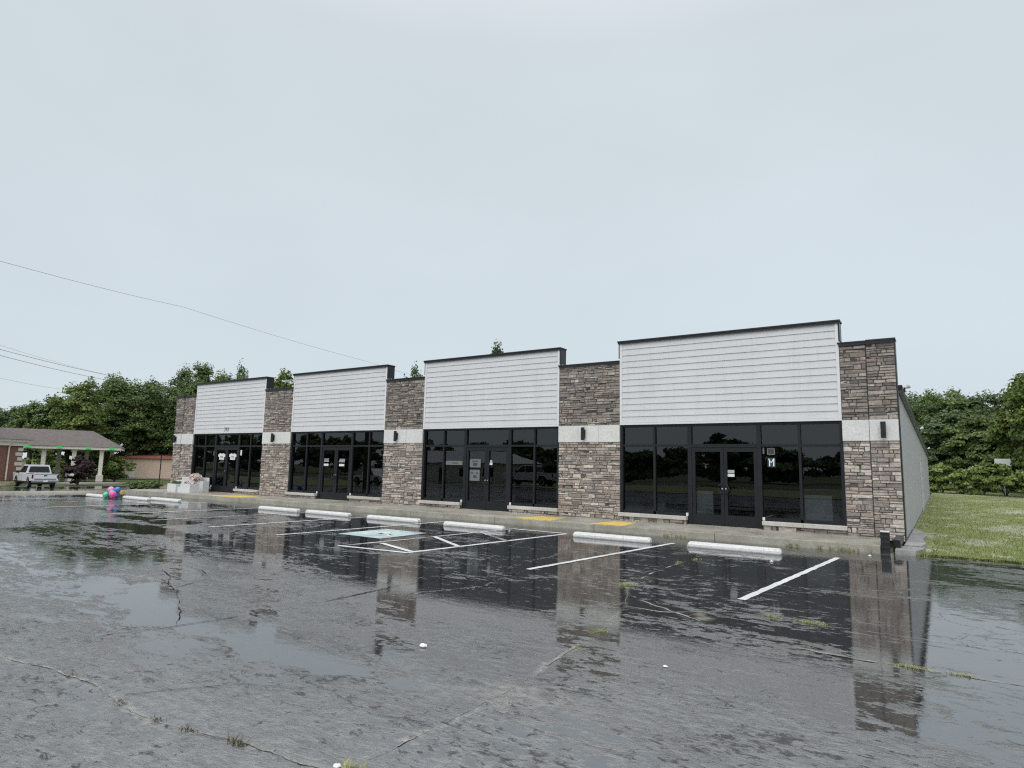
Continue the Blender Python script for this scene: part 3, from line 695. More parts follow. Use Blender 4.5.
# lit window sign and small poster in the fourth storefront
def stroke(par, pts, r, m, nm):
    mb = MB(); mb.tube(pts, r, 8); return mb.build(nm, M[m], par)
yy = YG-.012
wsn = fnote(3, -2.955, -2.765, 1.74, 1.98, 'ink', nm='lit_sign_back')
stroke(frames[3], [(-2.92, yy-.01, 1.955), (-2.90, yy-.01, 1.885), (-2.905, yy-.01, 1.765)], .011, 'neon', 'lit_sign_stroke'); stroke(frames[3], [(-2.80, yy-.01, 1.96), (-2.805, yy-.01, 1.765)], .012, 'neon', 'lit_sign_stroke')
stroke(frames[3], [(-2.905, yy-.01, 1.90), (-2.86, yy-.01, 1.86), (-2.81, yy-.01, 1.94)], .010, 'neon', 'lit_sign_stroke')
fnote(3, -2.96, -2.77, 2.06, 2.23, 'dim_paper', nm='poster'); fnote(3, -2.935, -2.795, 2.085, 2.205, 'ink', YG-.010, nm='poster_print')
fnote(3, -3.07, -3.03, 2.08, 2.24, 'dim_paper', nm='window_tag')

# house number on the first parapet panel
cu = bpy.data.curves.new('house_number', 'FONT'); cu.body = '392'; cu.size = .27; cu.extrude = .006
nu = bpy.data.objects.new('house_number', cu); COL.objects.link(nu); nu.rotation_euler = (R(90), 0, 0); nu.location = (-27.16, -.024, 2.99)
dg = bpy.context.evaluated_depsgraph_get(); me = bpy.data.meshes.new_from_object(nu.evaluated_get(dg)); bpy.data.objects.remove(nu)
pan0 = [o for o in B.children if o.name.startswith('parapet_panel')][0]
nm_ = bpy.data.objects.new('house_number', me); COL.objects.link(nm_); me.materials.clear(); me.materials.append(M['greyink']); nm_.parent = pan0
nm_.rotation_euler = (R(90), 0, 0); nm_.location = (-27.16, -.024, 2.99)

# body of the building: side walls, back wall, roof, floor, dark rooms behind the glass
YB = 31.2
def roofz(y): return 3.66-.027*y
sw = MB(); sw.prism([(-.02, .335, 0), (-.02, YB, .1), (-.02, YB, roofz(YB)), (-.02, .335, roofz(.335))], (-.2, 0, 0)); SW = sw.build('side_wall', M['sidewall'], B)
sw = MB(); sw.prism([(-31.4, .335, -.2), (-31.4, YB, -.2), (-31.4, YB, roofz(YB)), (-31.4, .335, roofz(.335))], (.2, 0, 0)); sw.build('side_wall', M['sidewall'], B)
bw = MB(); bw.box(-31.4, -.02, YB+.002, YB+.2, -.2, roofz(YB)); bw.build('back_wall', M['sidewall'], B)
rf = MB(); rf.prism([(-31.5, .345, roofz(.345)+.003), (-31.5, YB+.3, roofz(YB+.3)+.003), (-31.5, YB+.3, roofz(YB+.3)+.12), (-31.5, .345, roofz(.345)+.12)], (31.5, 0, 0)); rf.build('roof', M['bronze'], B)
gt = MB(); gt.prism([(.004, .40, roofz(.4)-.02), (.004, YB, roofz(YB)-.02), (.004, YB, roofz(YB)+.10), (.004, .40, roofz(.4)+.10)], (.09, 0, 0)); gt.build('gutter', M['bronze'], B)
et = MB(); et.box(-.018, .012, .34, .42, 0, roofz(.4)-.03); et.build('corner_post', M['bronze'], SW)
sdr = MB(); sdr.box(-.02, .0, 14.4, 15.4, .2, 2.25); so = sdr.build('side_door', M['sidewall'], B)
q = MB(); q.box(-.015, .03, 14.28, 14.39, .2, 2.36); q.box(-.015, .03, 15.41, 15.52, .2, 2.36); q.box(-.015, .03, 14.39, 15.41, 2.26, 2.36); q.build('door_casing', M['galv'], so)
for y in (1.1, 12.6, 25.0):
    z = roofz(y)+.08
    f = MB(); f.box(.095, .13, y-.06, y+.06, z-.06, z+.06); fo = f.build('flood_light', M['black'], B)
    for dy in (-.10, .10):
        h = MB(); Mx = Matrix.Translation((.15, y+dy*.5, z+.06)) @ Matrix.Rotation(R(-30), 4, 'X') @ Matrix.Rotation(R(60), 4, 'Y')
        h.lathe([(.02, -.04), (.03, 0), (.052, .06), (.054, .075), (.015, .07)], (0, 0, 0), 14)
        for v in h.bm.verts: v.co = Mx @ v.co
        h.build('flood_lamp', M['trim_white'], fo)
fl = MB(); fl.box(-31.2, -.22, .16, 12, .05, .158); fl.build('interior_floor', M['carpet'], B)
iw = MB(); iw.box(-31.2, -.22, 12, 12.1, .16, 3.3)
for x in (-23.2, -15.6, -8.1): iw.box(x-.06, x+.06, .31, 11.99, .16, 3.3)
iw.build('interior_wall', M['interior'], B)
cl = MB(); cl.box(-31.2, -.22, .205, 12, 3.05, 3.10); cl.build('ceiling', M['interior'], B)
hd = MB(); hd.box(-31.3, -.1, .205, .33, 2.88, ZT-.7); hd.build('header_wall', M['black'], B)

# boards leaning inside the glass of the fourth storefront and a rack in the first one
def leaning(x0, x1, h, label):
    mb = MB(); mb.prism([(x0, .22, .17), (x1, .22, .17), (x1, .26, .17), (x0, .26, .17)], (0, -.06, h)); o = mb.build('leaning_board', M['board']); return tag(o, label, 'board', 'boards leaning inside the fourth storefront')
leaning(-4.93, -4.40, .90, 'white board leaning inside the left leaf of the widest door')
leaning(-2.12, -1.50, .90, 'white board leaning inside the right window of the nearest storefront')
rk = empty('clothes_rack', (-25.1, 1.2, .16), 'clothes rack standing behind the glass right of the door with white shirt decals', 'clothes rack')
mb = MB(); mb.tube([(-.7, 0, 0), (-.7, 0, 1.5), (.6, 0, 1.5), (.6, 0, 0)], .02, 8); mb.build('rail', M['galv'], rk)
for i in range(11):
    mb = MB(); x = -.6+i*.115; w = .2; c = RNG.random()
    mb.prism([(x, -w, .55), (x, w, .55), (x, w*.9, 1.3), (x, .06, 1.44), (x, -.06, 1.44), (x, -w*.9, 1.3)], (.05, 0, 0)); mb.build('garment', M[('paper', 'dim_paper', 'interior', 'b_lilac', 'tan')[i % 5]], rk)

# ---------------------------------------------------------------- things on the lot
def wheel_stop_mesh(L):
    mb = MB(); pr = [(-.10, 0), (-.095, .065), (-.06, .115), (.06, .115), (.095, .065), (.10, 0)]
    ch = .05; rings = []
    for x, k in ((-L/2, .0), (-L/2+.04, 1), (L/2-.04, 1), (L/2, .0)):
        rings.append([mb.bm.verts.new((x, y*(.75 if not k else 1), z*(.72 if not k else 1)+.0)) for y, z in pr])
    for A, C in zip(rings, rings[1:]):
        for i in range(6): mb._f([A[i], A[(i+1) % 6], C[(i+1) % 6], C[i]])
    mb._f(rings[0]); mb._f(rings[-1]); return mb
WS = [(-28.55, -4.5, 2.0, 1, 'white concrete wheel stop farthest left, beside the balloon bunch'),
      (-26.1, -4.2, 2.0, -1, 'white concrete wheel stop between the balloons and the stop facing the planter boxes'),
      (-24.55, -3.85, 2.0, .5, 'white concrete wheel stop in front of the white planter boxes'),
      (-17.62, -3.75, 2.0, .6, 'white concrete wheel stop just right of the first yellow ramp, before the second storefront'),
      (-15.22, -3.72, 2.0, -.4, 'white concrete wheel stop in front of the stone pier left of the third storefront'),
      (-12.42, -3.72, 2.0, .4, 'white concrete wheel stop at the head of the stall with the pale blue square'),
      (-9.5, -3.74, 1.95, -.5, 'white concrete wheel stop at the head of the white hatched aisle'),
      (-5.60, -3.66, 1.9, .8, 'white concrete wheel stop below the yellow ramp beside the widest pier'),
      (-2.86, -3.68, 1.86, -.4, 'white concrete wheel stop nearest the camera, before the largest storefront')]
for x, y, L, rz, lb in WS:
    o = wheel_stop_mesh(L).build('wheel_stop', M['stop_white'], None, (x, y, .0)); o.rotation_euler[2] = R(rz)
    tag(o, lb, 'wheel stop', 'wheel stops along the storefronts')
    for sx in (-.6, .6):
        q = MB(); q.lathe([(.02, .108), (.02, .119), (.012, .122)], (sx*L/1.9, 0, 0), 10); q.build('anchor_pin', M['galv'], o)

# black ribbed container at the corner, dark edging board
bn = empty('ribbed_container', (-.28, -1.72, .0), 'small black ribbed container with a pale lid at the corner of the sidewalk', 'container')
mb = MB(); prof = []
for i in range(13):
    z = .42*i/12; prof.append((.105+.012*(i/12)+(.006 if i % 3 == 0 else 0), z))
mb.lathe(prof, (0, 0, 0), 4)
for v in mb.bm.verts: v.co = Matrix.Rotation(R(45), 3, 'Z') @ v.co
mb.build('container_body', M['black'], bn)
mb = MB(); mb.box(-.085, .085, -.085, .085, .421, .445, bev=.006); mb.build('container_lid', M['trim_white'], bn)
bd_ = MB(); bd_.box(-.16, -.02, -1.5, -.2, .0, .26, bev=.01); tag(bd_.build('downspout_boot', M['bronze']), 'low dark boxed drain cover behind the black container', 'drain cover')

# planter boxes and flowers by the first storefront
def planter(x, y, w, d, h, label, back=0):
    e = empty('planter_box', (x, y, .16), label, 'planter', 'white planter boxes by the first door')
    mb = MB(); t = .025
    mb.box(-w/2, w/2, -d/2, -d/2+t, 0, h); mb.box(-w/2, w/2, d/2-t, d/2, 0, h+back); mb.box(-w/2, -w/2+t, -d/2+t+.001, d/2-t-.001, 0, h); mb.box(w/2-t, w/2, -d/2+t+.001, d/2-t-.001, 0, h)
    mb.build('box', M['trim_white'], e)
    mb = MB(); mb.box(-w/2+t, w/2-t, -d/2+t, d/2-t, .02, h-.05); mb.build('soil', M['leather'], e); return e
planter(-28.85, -1.15, .72, .4, .36, 'leftmost white planter box beside the left pier'); planter(-28.22, -1.2, .26, .26, .24, 'smallest white planter box, between the two larger ones')
planter(-27.6, -1.2, .78, .42, .40, 'right white planter box under the pink flowers')
planter(-28.75, -.42, 2.3, .3, .5, 'longest white planter with a tall back, behind the others', .16)
def bloom(name, x, y, z, rad, hgt, n, label, mats, seed):
    r = np.random.default_rng(seed); e = empty(name, (x, y, z), label, 'flowers', 'plants in the white planters')
    d = r.normal(size=(n, 3)); d /= np.linalg.norm(d, axis=1)[:, None]; P_ = d*np.array([rad, rad*.5, hgt])*r.uniform(.4, 1, (n, 1))+np.array([0, 0, hgt])
    V, F, t_ = leafquads(P_, d, .07, r, np.full(n, .5)); mesh_np('blossoms', V, F, M[mats], t_, e)
    mb = MB()
    for i in range(7): mb.tube([(r.uniform(-.05, .05), r.uniform(-.03, .03), -.02), (r.uniform(-rad, rad)*.7, r.uniform(-.1, .1), hgt*1.1)], .008, 5)
    mb.build('stems', M['leaf_dark'], e)
def leafquads(P_, N, size, r, clump, asp=.62):
    n = len(P_); a = r.normal(size=(n, 3)); N = N+a*.75; N /= np.linalg.norm(N, axis=1)[:, None]
    u = np.cross(N, r.normal(size=(n, 3))); u /= np.linalg.norm(u, axis=1)[:, None]; v = np.cross(N, u)
    s = size*r.uniform(.6, 1.3, (n, 1)); b = N*s*.18
    V = np.stack([P_-u*s, P_+v*s*asp-b, P_+u*s, P_-v*s*asp-b], 1).reshape(-1, 3)
    F = np.arange(4*n).reshape(n, 4)
    t = np.stack([np.clip(clump+r.normal(0, .16, n), 0, 1), r.random(n), 0*clump, 1+0*clump], 1)
    return V, F, np.repeat(t, 4, 0)
M['petal'] = leaf('pink_white_petals', (.82, .78, .74), (.80, .60, .57))
bloom('potted_flowers', -28.2, -.62, .66, .42, .17, 420, 'pale pink flowers heaped above the middle planters', 'petal', 3)
bloom('potted_flowers', -27.6, -1.18, .54, .36, .06, 200, 'low pink flowers along the front planter box', 'petal', 5)
bloom('potted_plant', -28.85, -1.13, .48, .32, .07, 200, 'small dark green plants in the leftmost white planter', 'leaf_mid', 6)

# balloons
bb = empty('balloon_bunch', (-27.35, -4.55, 0), 'bunch of pink, green and blue balloons lying between two wheel stops', 'balloons')
for x, y, z, r_, m in ((-.22, .02, .46, .19, 'b_lilac'), (.06, .22, .47, .17, 'b_blue'), (-.02, -.02, .30, .16, 'b_green'), (.20, -.06, .22, .20, 'b_pink'), (-.28, -.2, .18, .17, 'b_green'), (-.06, .28, .2, .17, 'b_blue')):
    mb = MB(); mb.lathe([(max(.002, r_*math.sin(math.pi*i/14)*(1-.12*(i < 5))), -r_*1.08*math.cos(math.pi*i/14)) for i in range(15)], (0, 0, 0), 18)
    Mx = Matrix.Translation((x, y, z)) @ Matrix.Rotation(RNG.uniform(-.6, .6), 4, 'X') @ Matrix.Rotation(RNG.uniform(-.6, .6), 4, 'Y')
    mb.lathe([(.004, -r_*1.08), (.02, -r_*1.08-.03), (.002, -r_*1.08-.032)], (0, 0, 0), 8)
    for v in mb.bm.verts: v.co = Mx @ v.co
    mb.build('balloon', M[m], bb, smooth_=True)
bb.scale = (.72, .72, .72)
mb = MB(); mb.tube([(.0, 0, .2), (.1, .05, .1), (.25, .2, .02), (.5, .25, .012)], .004, 5); mb.build('ribbon', M['b_green'], bb)

# litter, tufts
def scrap(x, y, s, label, m='litter', seed=0):
    r = random.Random(seed); mb = MB(); bmesh.ops.create_icosphere(mb.bm, subdivisions=2, radius=s)
    for v in mb.bm.verts: v.co = Vector((v.co.x*r.uniform(.7, 1.3), v.co.y*r.uniform(.6, 1.1), max(0, v.co.z*.55*r.uniform(.6, 1.2)+s*.35)))
    o = mb.build('litter_scrap', M[m], None, (x, y, 0)); tag(o, label, 'litter', 'litter scraps on the asphalt')
scrap(-3.09, -12.88, .036, 'largest white crumpled scrap lying on the open asphalt', seed=1)
for i, (x, y, s, lb) in enumerate(((-1.16, -12.1, .018, 'tiny white scrap just below the seam with the right hand tufts'), (-1.93, -14.86, .022, 'tiny white scrap beside the tuft at the bottom edge'), (-1.86, -4.9, .03, 'tiny white scrap near the nearest wheel stop'), (-.5, -2.6, .03, 'small white scrap on the asphalt near the black container'))): scrap(x, y, s, lb, seed=i+3)
TU = [(-1.83, -14.82, .055, 60, 'tuft', 'yellow green tuft where the seam leaves the bottom edge of the view'), (-2.62, -15.0, .05, 55, 'dry', 'dark spiky tuft on the pale seam at lower left'),
      (-3.77, -15.1, .03, 30, 'dry', 'low dead tuft in the pale seam, second from the left'), (-4.6, -15.06, .03, 26, 'dry', 'low dead tuft nearest the left frame edge'), (-3.0, -15.06, .03, 40, 'dry', 'low brown weeds on the pale seam between two dead tufts'), (-3.3, -15.1, .03, 30, 'dry', 'small dead weed right of the second tuft in the left seam'),
      (-2.02, -12.0, .03, 40, 'tuft', 'small green tuft on the diagonal seam below the dry clump'), (-2.09, -11.42, .05, 90, 'tuft', 'wide yellow green clump midway along the diagonal seam'), (-2.93, -8.85, .07, 120, 'tuft', 'bright yellow green clump at the bend of the seam'),
      (-3.12, -6.2, .06, 60, 'tuft', 'far small tuft on the seam below the nearest wheel stop'), (-3.0, -5.6, .06, 60, 'tuft', 'farthest tuft on the seam, nearest to the kerb'), (-.86, -9.6, .05, 100, 'tuft', 'green tuft on the cross seam, left of the long flat one'), (-.45, -9.64, .05, 150, 'tuft', 'long flat yellow green tuft on the cross seam'),
      (.5, -10.83, .04, 150, 'tuft', 'low green tuft on the lower right seam'), (.86, -10.82, .035, 80, 'tuft', 'small green tuft at the right end of the lower right seam')]
for i, (x, y, h, n_, m, lb) in enumerate(TU):
    r = np.random.default_rng(i+20); lw = .04+.0009*n_
    ax = {'A': 0}
    ang = 0 if y < -14 or -11 < y < -9.5 and x > -1 else 1.2
    s = np.clip(r.normal(0, lw*.5, n_), -lw, lw); q = r.normal(0, .016, n_)
    P0 = np.stack([s*math.cos(ang)-q*math.sin(ang), s*math.sin(ang)+q*math.cos(ang), 0*s], 1)
    V, F, t_ = blades(n_, P0, h*.5, .003, i+40, 1.); o = mesh_np('grass_tuft', V, F, M[m], t_, loc=(x, y, 0)); tag(o, lb, 'grass tuft', 'tufts growing from the seams')

# ---------------------------------------------------------------- left background
def facing(p, q):  # angle of the line p->q
    return math.atan2(q[1]-p[1], q[0]-p[0])
GZ = -.85
# pickup truck
tk = empty('pickup_truck', (-61.6, 4.95, GZ), 'white four door pickup truck with a dark rear window parked by the drive-through canopy', 'pickup truck')
TRUCK_DIR = math.atan2(4.9+17.36, -61-.82)+R(14)
tk.rotation_euler[2] = TRUCK_DIR; tk.scale = (.93, .93, .95)
def bodyshape(mb, prof, w0, w1=None, zc=None):
    """side profile (x,z) swept across the width with slightly tucked edges"""
    n_ = len(prof); rings = []
    for yv, s in ((-w0, .97), (-w0*.96, 1.), (w0*.96, 1.), (w0, .97)):
        cx = sum(p[0] for p in prof)/n_; cz = sum(p[1] for p in prof)/n_
        rings.append([mb.bm.verts.new((cx+(x-cx)*s, yv, cz+(z-cz)*s)) for x, z in prof])
    for A, C in zip(rings, rings[1:]):
        for i in range(n_): mb._f([A[i], A[(i+1) % n_], C[(i+1) % n_], C[i]])
    mb._f(rings[0][::-1]); mb._f(rings[-1])
mb = MB()
low = [(-2.85, .62), (-2.85, 1.18), (-1.05, 1.2), (1.25, 1.2), (2.55, 1.12), (2.85, .95), (2.88, .55), (2.45, .48), (2.38, .75), (2.2, .93), (1.9, .98), (1.6, .93), (1.42, .75), (1.35, .45), (-1.15, .45), (-1.25, .75), (-1.42, .93), (-1.75, .98), (-2.05, .93), (-2.25, .75), (-2.35, .62)]
bodyshape(mb, low, .98); mb.build('body', M['carpaint'], tk)
mb = MB(); n8 = [(-.95, 1.2, .94), (-.80, 1.93, .74), (.55, 1.95, .76), (1.35, 1.2, .94)]
pts = []
for sgn in (-1, 1): pts.append([mb.bm.verts.new((x, sgn*w, z)) for x, z, w in n8])
for i in range(4): mb._f([pts[0][i], pts[0][(i+1) % 4], pts[1][(i+1) % 4], pts[1][i]])
mb._f(pts[0]); mb._f(pts[1][::-1]); mb.build('cab', M['carpaint'], tk)
def win(name, quad, d): 
    mb = MB(); mb.prism(quad, d); mb.build(name, M['carglass'], tk)
win('rear_window', [(-.955, -.78, 1.30), (-.955, .78, 1.30), (-.855, .66, 1.80), (-.855, -.66, 1.80)], (-.03, 0, .0))
for sg in (-1, 1):
    win('side_window', [(-.72, sg*.905, 1.28), (.12, sg*.915, 1.28), (.12, sg*.79, 1.84), (-.66, sg*.775, 1.84)], (0, sg*.025, 0)); win('side_window', [(.2, sg*.915, 1.28), (1.15, sg*.925, 1.28), (.5, sg*.79, 1.84), (.2, sg*.79, 1.84)], (0, sg*.025, 0))
    mb = MB(); mb.box(1.0, 1.12, sg*1.0-.02*sg, sg*1.2, 1.22, 1.42, bev=.02) if sg > 0 else mb.box(1.0, 1.12, -1.2, -.98, 1.22, 1.42, bev=.02); mb.build('mirror', M['black'], tk)
    mb = MB(); mb.box(-2.87, -2.78, sg*.95-.09 if sg > 0 else -.97, .97 if sg > 0 else -.86, .82, 1.14, bev=.01); mb.build('tail_light', M['redlamp'], tk)
    for xw in (-1.75, 1.9):
        mb = MB(); mb.lathe([(.26, -.13), (.38, -.12), (.395, -.06), (.395, .06), (.38, .12), (.26, .13)], (xw, sg*.86, .395), 22, 'y'); w_ = mb.build('wheel', M['tyre'], tk)
        mb = MB(); mb.lathe([(.05, .118), (.25, .125), (.255, .135), (.2, .13), (.05, .1)] if sg > 0 else [(.05, -.118), (.25, -.125), (.255, -.135), (.2, -.13), (.05, -.1)], (xw, sg*.86, .395), 18, 'y'); mb.build('rim', M['galv'], w_)
mb = MB(); mb.box(-2.885, -2.845, -.80, .80, .74, 1.19, bev=.012); tg = mb.build('tailgate', M['carpaint'], tk)
mb = MB(); mb.box(-2.895, -2.882, -.12, .12, 1.0, 1.10); mb.build('tailgate_handle', M['black'], tg)
mb = MB(); mb.box(-3.02, -2.80, -.98, .98, .50, .68, bev=.03); bp = mb.build('rear_bumper', M['chrome'], tk)
mb = MB(); mb.box(-3.028, -3.015, -.16, .16, .53, .67); mb.build('licence_plate', M['paper'], bp)
mb = MB(); mb.box(-2.7, 2.6, -.7, .7, .32, .5); mb.build('chassis', M['black'], tk)
mb = MB(); mb.box(-2.80, -1.0, -.80, .80, 1.182, 1.192); mb.build('open_bed', M['black'], tk)
for sg in (-1, 1):
    mb = MB(); mb.box(-2.85, -.98, sg*.90-.055, sg*.90+.055, 1.183, 1.222, bev=.01); mb.build('bed_rail', M['black'], tk)
    mb = MB(); mb.box(-2.3, 2.3, sg*.99-.015, sg*.99+.015, .44, .56); mb.build('rocker_trim', M['black'], tk)
    mb = MB(); mb.box(-.905, -.893, sg*.94-.02, sg*.94+.025, .6, 1.2); mb.box(.155, .167, sg*.965-.02, sg*.965+.02, .6, 1.2); mb.build('door_seam', M['black'], tk)
mb = MB(); mb.box(-2.889, -2.884, -.78, .78, .74, .80); mb.box(-2.889, -2.884, -.78, .78, 1.155, 1.185); mb.build('tailgate_trim', M['black'], tg)

# drive-through canopy of the bank
PL, PR_ = (-74.0, 8.3), (-70.4, 15.2)
cn = empty('drive_through_canopy', (*PL, GZ), 'shingled drive-through canopy on white columns with green lane lights', 'canopy')
cn.rotation_euler[2] = facing(PL, PR_); cn.scale = (1, 1, 1.06); CL = math.hypot(PR_[0]-PL[0], PR_[1]-PL[1]); CD = 6.2
def hip(mb, x0, x1, y0, y1, z0, z1, inset0, inset1, th=.0):
    ym = (y0+y1)/2; a = [(x0, y0, z0), (x1, y0, z0), (x1, y1, z0), (x0, y1, z0)]; r0, r1 = (x0+inset0, ym, z1), (x1-inset1, ym, z1)
    mb.poly([a[0], a[1], r1, r0]); mb.poly([a[1], a[2], r1]); mb.poly([a[2], a[3], r0, r1]); mb.poly([a[3], a[0], r0]); mb.poly(a[::-1])
mb = MB(); hip(mb, -4.5, CL+.35, -.7, CD+.5, 3.42, 5.05, 0.4, 3.0); mb.build('roof', M['shingle'], cn)
mb = MB(); mb.box(-4.2, CL+.25, -.6, CD+.4, 3.14, 3.41); mb.build('fascia', M['cream'], cn)
for x in (1.5, 4.0, 6.35):
    for y, k in ((.0, 1), (CD-.4, 0)):
        xx_ = x+(.55 if not k else 0)
        mb = MB(); mb.box(xx_-.18, xx_+.18, y-.18, y+.18, .0, 3.135, bev=.02); c_ = mb.build('column', M['cream'], cn)
        mb = MB(); mb.box(xx_-.30, xx_+.30, y-.30, y+.30, 0, .75, bev=.02); mb.build('column_base', M['quoin'], c_)
        mb = MB(); mb.box(xx_-.23, xx_+.23, y-.23, y+.23, 3.0, 3.13); mb.build('column_capital', M['cream'], c_)
for x in (.2, 2.75, 5.15, 7.2):
    mb = MB(); mb.box(x-.2, x+.2, -.72, -.605, 3.22, 3.38); mb.build('lane_light', M['green_led'], cn)
mb = MB(); mb.box(3.2, 3.5, 2.0, 2.5, 0, 1.5, bev=.03); mb.build('teller_machine', M['galv'], cn)
mb = MB(); mb.box(1.2, 1.8, -.7, CD, 0, .14); mb.box(3.7, 4.3, -.7, CD, 0, .14); mb.box(6.05, 6.65, -.5, CD, 0, .14); mb.build('island', M['slab'], cn)

# brick bank building at the left edge
bk = empty('brick_building', (-69.4, 6.5, -.6), 'red brick building with white corner quoins and a hipped shingle roof at the left edge', 'building')
bk.rotation_euler[2] = facing((-69.4, 6.5), (-65.4, -4.5)); bk.scale = (1.07, 1.07, 1.0)
mb = MB(); mb.box(.0, 14, -9, 0, -.1, 3.2); mb.build('wall', M['brick'], bk)
mb = MB(); mb.box(-.25, 14.3, -9.2, .22, 3.2, 3.55); mb.box(-.45, 14.5, -9.4, .42, 3.55, 3.78); mb.build('fascia', M['cream'], bk)
mb = MB(); hip(mb, -.6, 14.6, -9.6, .6, 3.785, 6.6, 5.1, 5.1); mb.build('roof', M['shingle'], bk)
for i in range(7):
    w = .62 if i % 2 else .42; mb = MB(); mb.box(-.03, w, -.4, .035, .1+i*.44, .1+i*.44+.3, bev=.01); mb.build('quoin', M['quoin'], bk)
mb = MB(); mb.tube([(1.25, .07, .1), (1.25, .07, 3.0), (1.25, .3, 3.4)], .06, 8); mb.build('downspout', M['cream'], bk)
mb = MB(); mb.box(2.1, 2.7, .002, .04, 1.9, 1.96); mb.build('wall_vent', M['black'], bk)

# tan shed
sh = empty('tan_shed', (-86.3, 22.3, GZ), 'tan metal shed with a rust red roof and a pale roll-up door', 'shed')
sh.rotation_euler[2] = facing((-86.3, 22.3), (-80.2, 26.6))
mb = MB(); mb.box(0, 12, 0, 7, 0, 2.75); mb.build('wall', M['tan'], sh)
mb = MB(); mb.prism([(-.2, -.25, 2.72), (12.2, -.25, 2.72), (12.2, 7.2, 3.45), (-.2, 7.2, 3.45)], (0, 0, .12)); mb.box(-.2, 12.2, -.29, -.24, 2.6, 2.86); mb.build('roof', M['rust_roof'], sh)
mb = MB(); mb.box(1.3, 2.5, -.04, .0, .1, 2.1); mb.build('roll_up_door', M['quoin'], sh)
mb = MB(); mb.box(0, 12, -.05, .0, 0, .18); mb.build('base_trim', M['concrete'], sh)

# kerbs, verge and post at the left end of the lot
def kerb(name, pts, w, m, h=.13):
    V = []; F = []
    for i, (x, y) in enumerate(pts):
        a = Vector(pts[max(i-1, 0)]); b = Vector(pts[min(i+1, len(pts)-1)]); d = (b-a).normalized(); p = Vector((-d.y, d.x)); z = gz(x, y)
        for s, zz in ((-1, -.05), (-1, h), (1, h), (1, -.05)): V.append((x+p.x*w/2*s, y+p.y*w/2*s, z+zz))
    for i in range(len(pts)-1):
        for k in range(3): F.append((4*i+k, 4*i+k+1, 4*i+k+5, 4*i+k+4))
    F += [(0, 3, 2, 1), tuple(4*(len(pts)-1)+k for k in range(4))]
    return tag(mesh_np(name, V, F, m), kind='structure')
kerb('kerb_strip', [(-38.6, -12), (-37.6, -7.5), (-37.5, -5.1), (-36.7, -3.7), (-35.45, -2.65), (-34.45, -1.6)], .2, M['concrete'], .11)
kerb('yellow_kerb', [(-34.42, -1.56), (-34.25, -.85)], .2, M['yellow'], .11)
kerb('kerb_strip', [(-34.22, -.8), (-33.2, -.35), (-31.8, -.8)], .2, M['concrete'], .11)
kerb('kerb_strip', [(-69.2, -3.4), (-66.6, 2.2), (-65.6, 4.3)], .3, M['concrete'], .16)
kerb('kerb_strip', [(-69.6, 8.6), (-68.0, 12.2), (-67.6, 15)], .3, M['concrete'], .16)
kerb('lawn_strip', [(-71.0, -2.6), (-68.4, 3.0), (-67.0, 5.5)], 2.8, M['lawn'], .28)
mb = MB(); V = []
GXX = np.arange(-47, -31.8, .6); grid('concrete_apron', GXX, np.arange(-.3, 16, .5), M['slab'], .02, lambda x, y: (y > .2+.12*(-32-x)) & (x > -41.5-.45*y))
ps = empty('thin_post', (-39.3, 3.5, gz(-39.3, 3.5)), 'thin dark steel post standing in front of the tan shed', 'post')
mb = MB(); mb.tube([(0, 0, 0), (0, 0, 2.2)], .032, 8); mb.build('shaft', M['bronze'], ps)
mb = MB(); mb.lathe([(.09, 0), (.09, .04), (.05, .07)], (0, 0, 0), 10); mb.build('foot', M['bronze'], ps)

# ---------------------------------------------------------------- vegetation
def crown_arrays(rx, ry, rz, n_cl, per, size, seed, low=-.55, hue=0.):
    """leaves gathered in clumps through an uneven crown; returns verts, faces, tints (crown centre at origin)"""
    r = np.random.default_rng(seed)
    d = r.normal(size=(n_cl*3, 3)); d /= np.linalg.norm(d, axis=1)[:, None]; d = d[d[:, 2] > low][:n_cl]; n_cl = len(d)
    C = d*r.uniform(.05, 1.0, (n_cl, 1))**.55; C[:4] = np.array([[0, 0, .82], [.1, .1, .55], [-.2, 0, .6], [.1, -.2, .7]])[:len(C[:4])]; C *= 1+.16*np.sin(d[:, :1]*4+seed)*np.cos(d[:, 1:2]*3.1+seed*.7)
    cr = r.uniform(.20, .38, n_cl); tone = np.clip(r.normal(.45, .22, n_cl)+hue, 0, 1)
    k = (per*(cr/.3)**2).astype(int)+8; idx = np.repeat(np.arange(n_cl), k); n = len(idx)
    e = r.normal(size=(n, 3)); e /= np.linalg.norm(e, axis=1)[:, None]; e[:, 2] = np.abs(e[:, 2])*.75+e[:, 2]*.25
    rad = cr[idx, None]*r.uniform(.35, 1.12, (n, 1)); P_ = (C[idx]+e*rad*np.array([1, 1, .8]))*np.array([rx, ry, rz])
    return leafquads(P_, e+d[idx]*.5+np.array([0, 0, .45]), size, r, tone[idx])
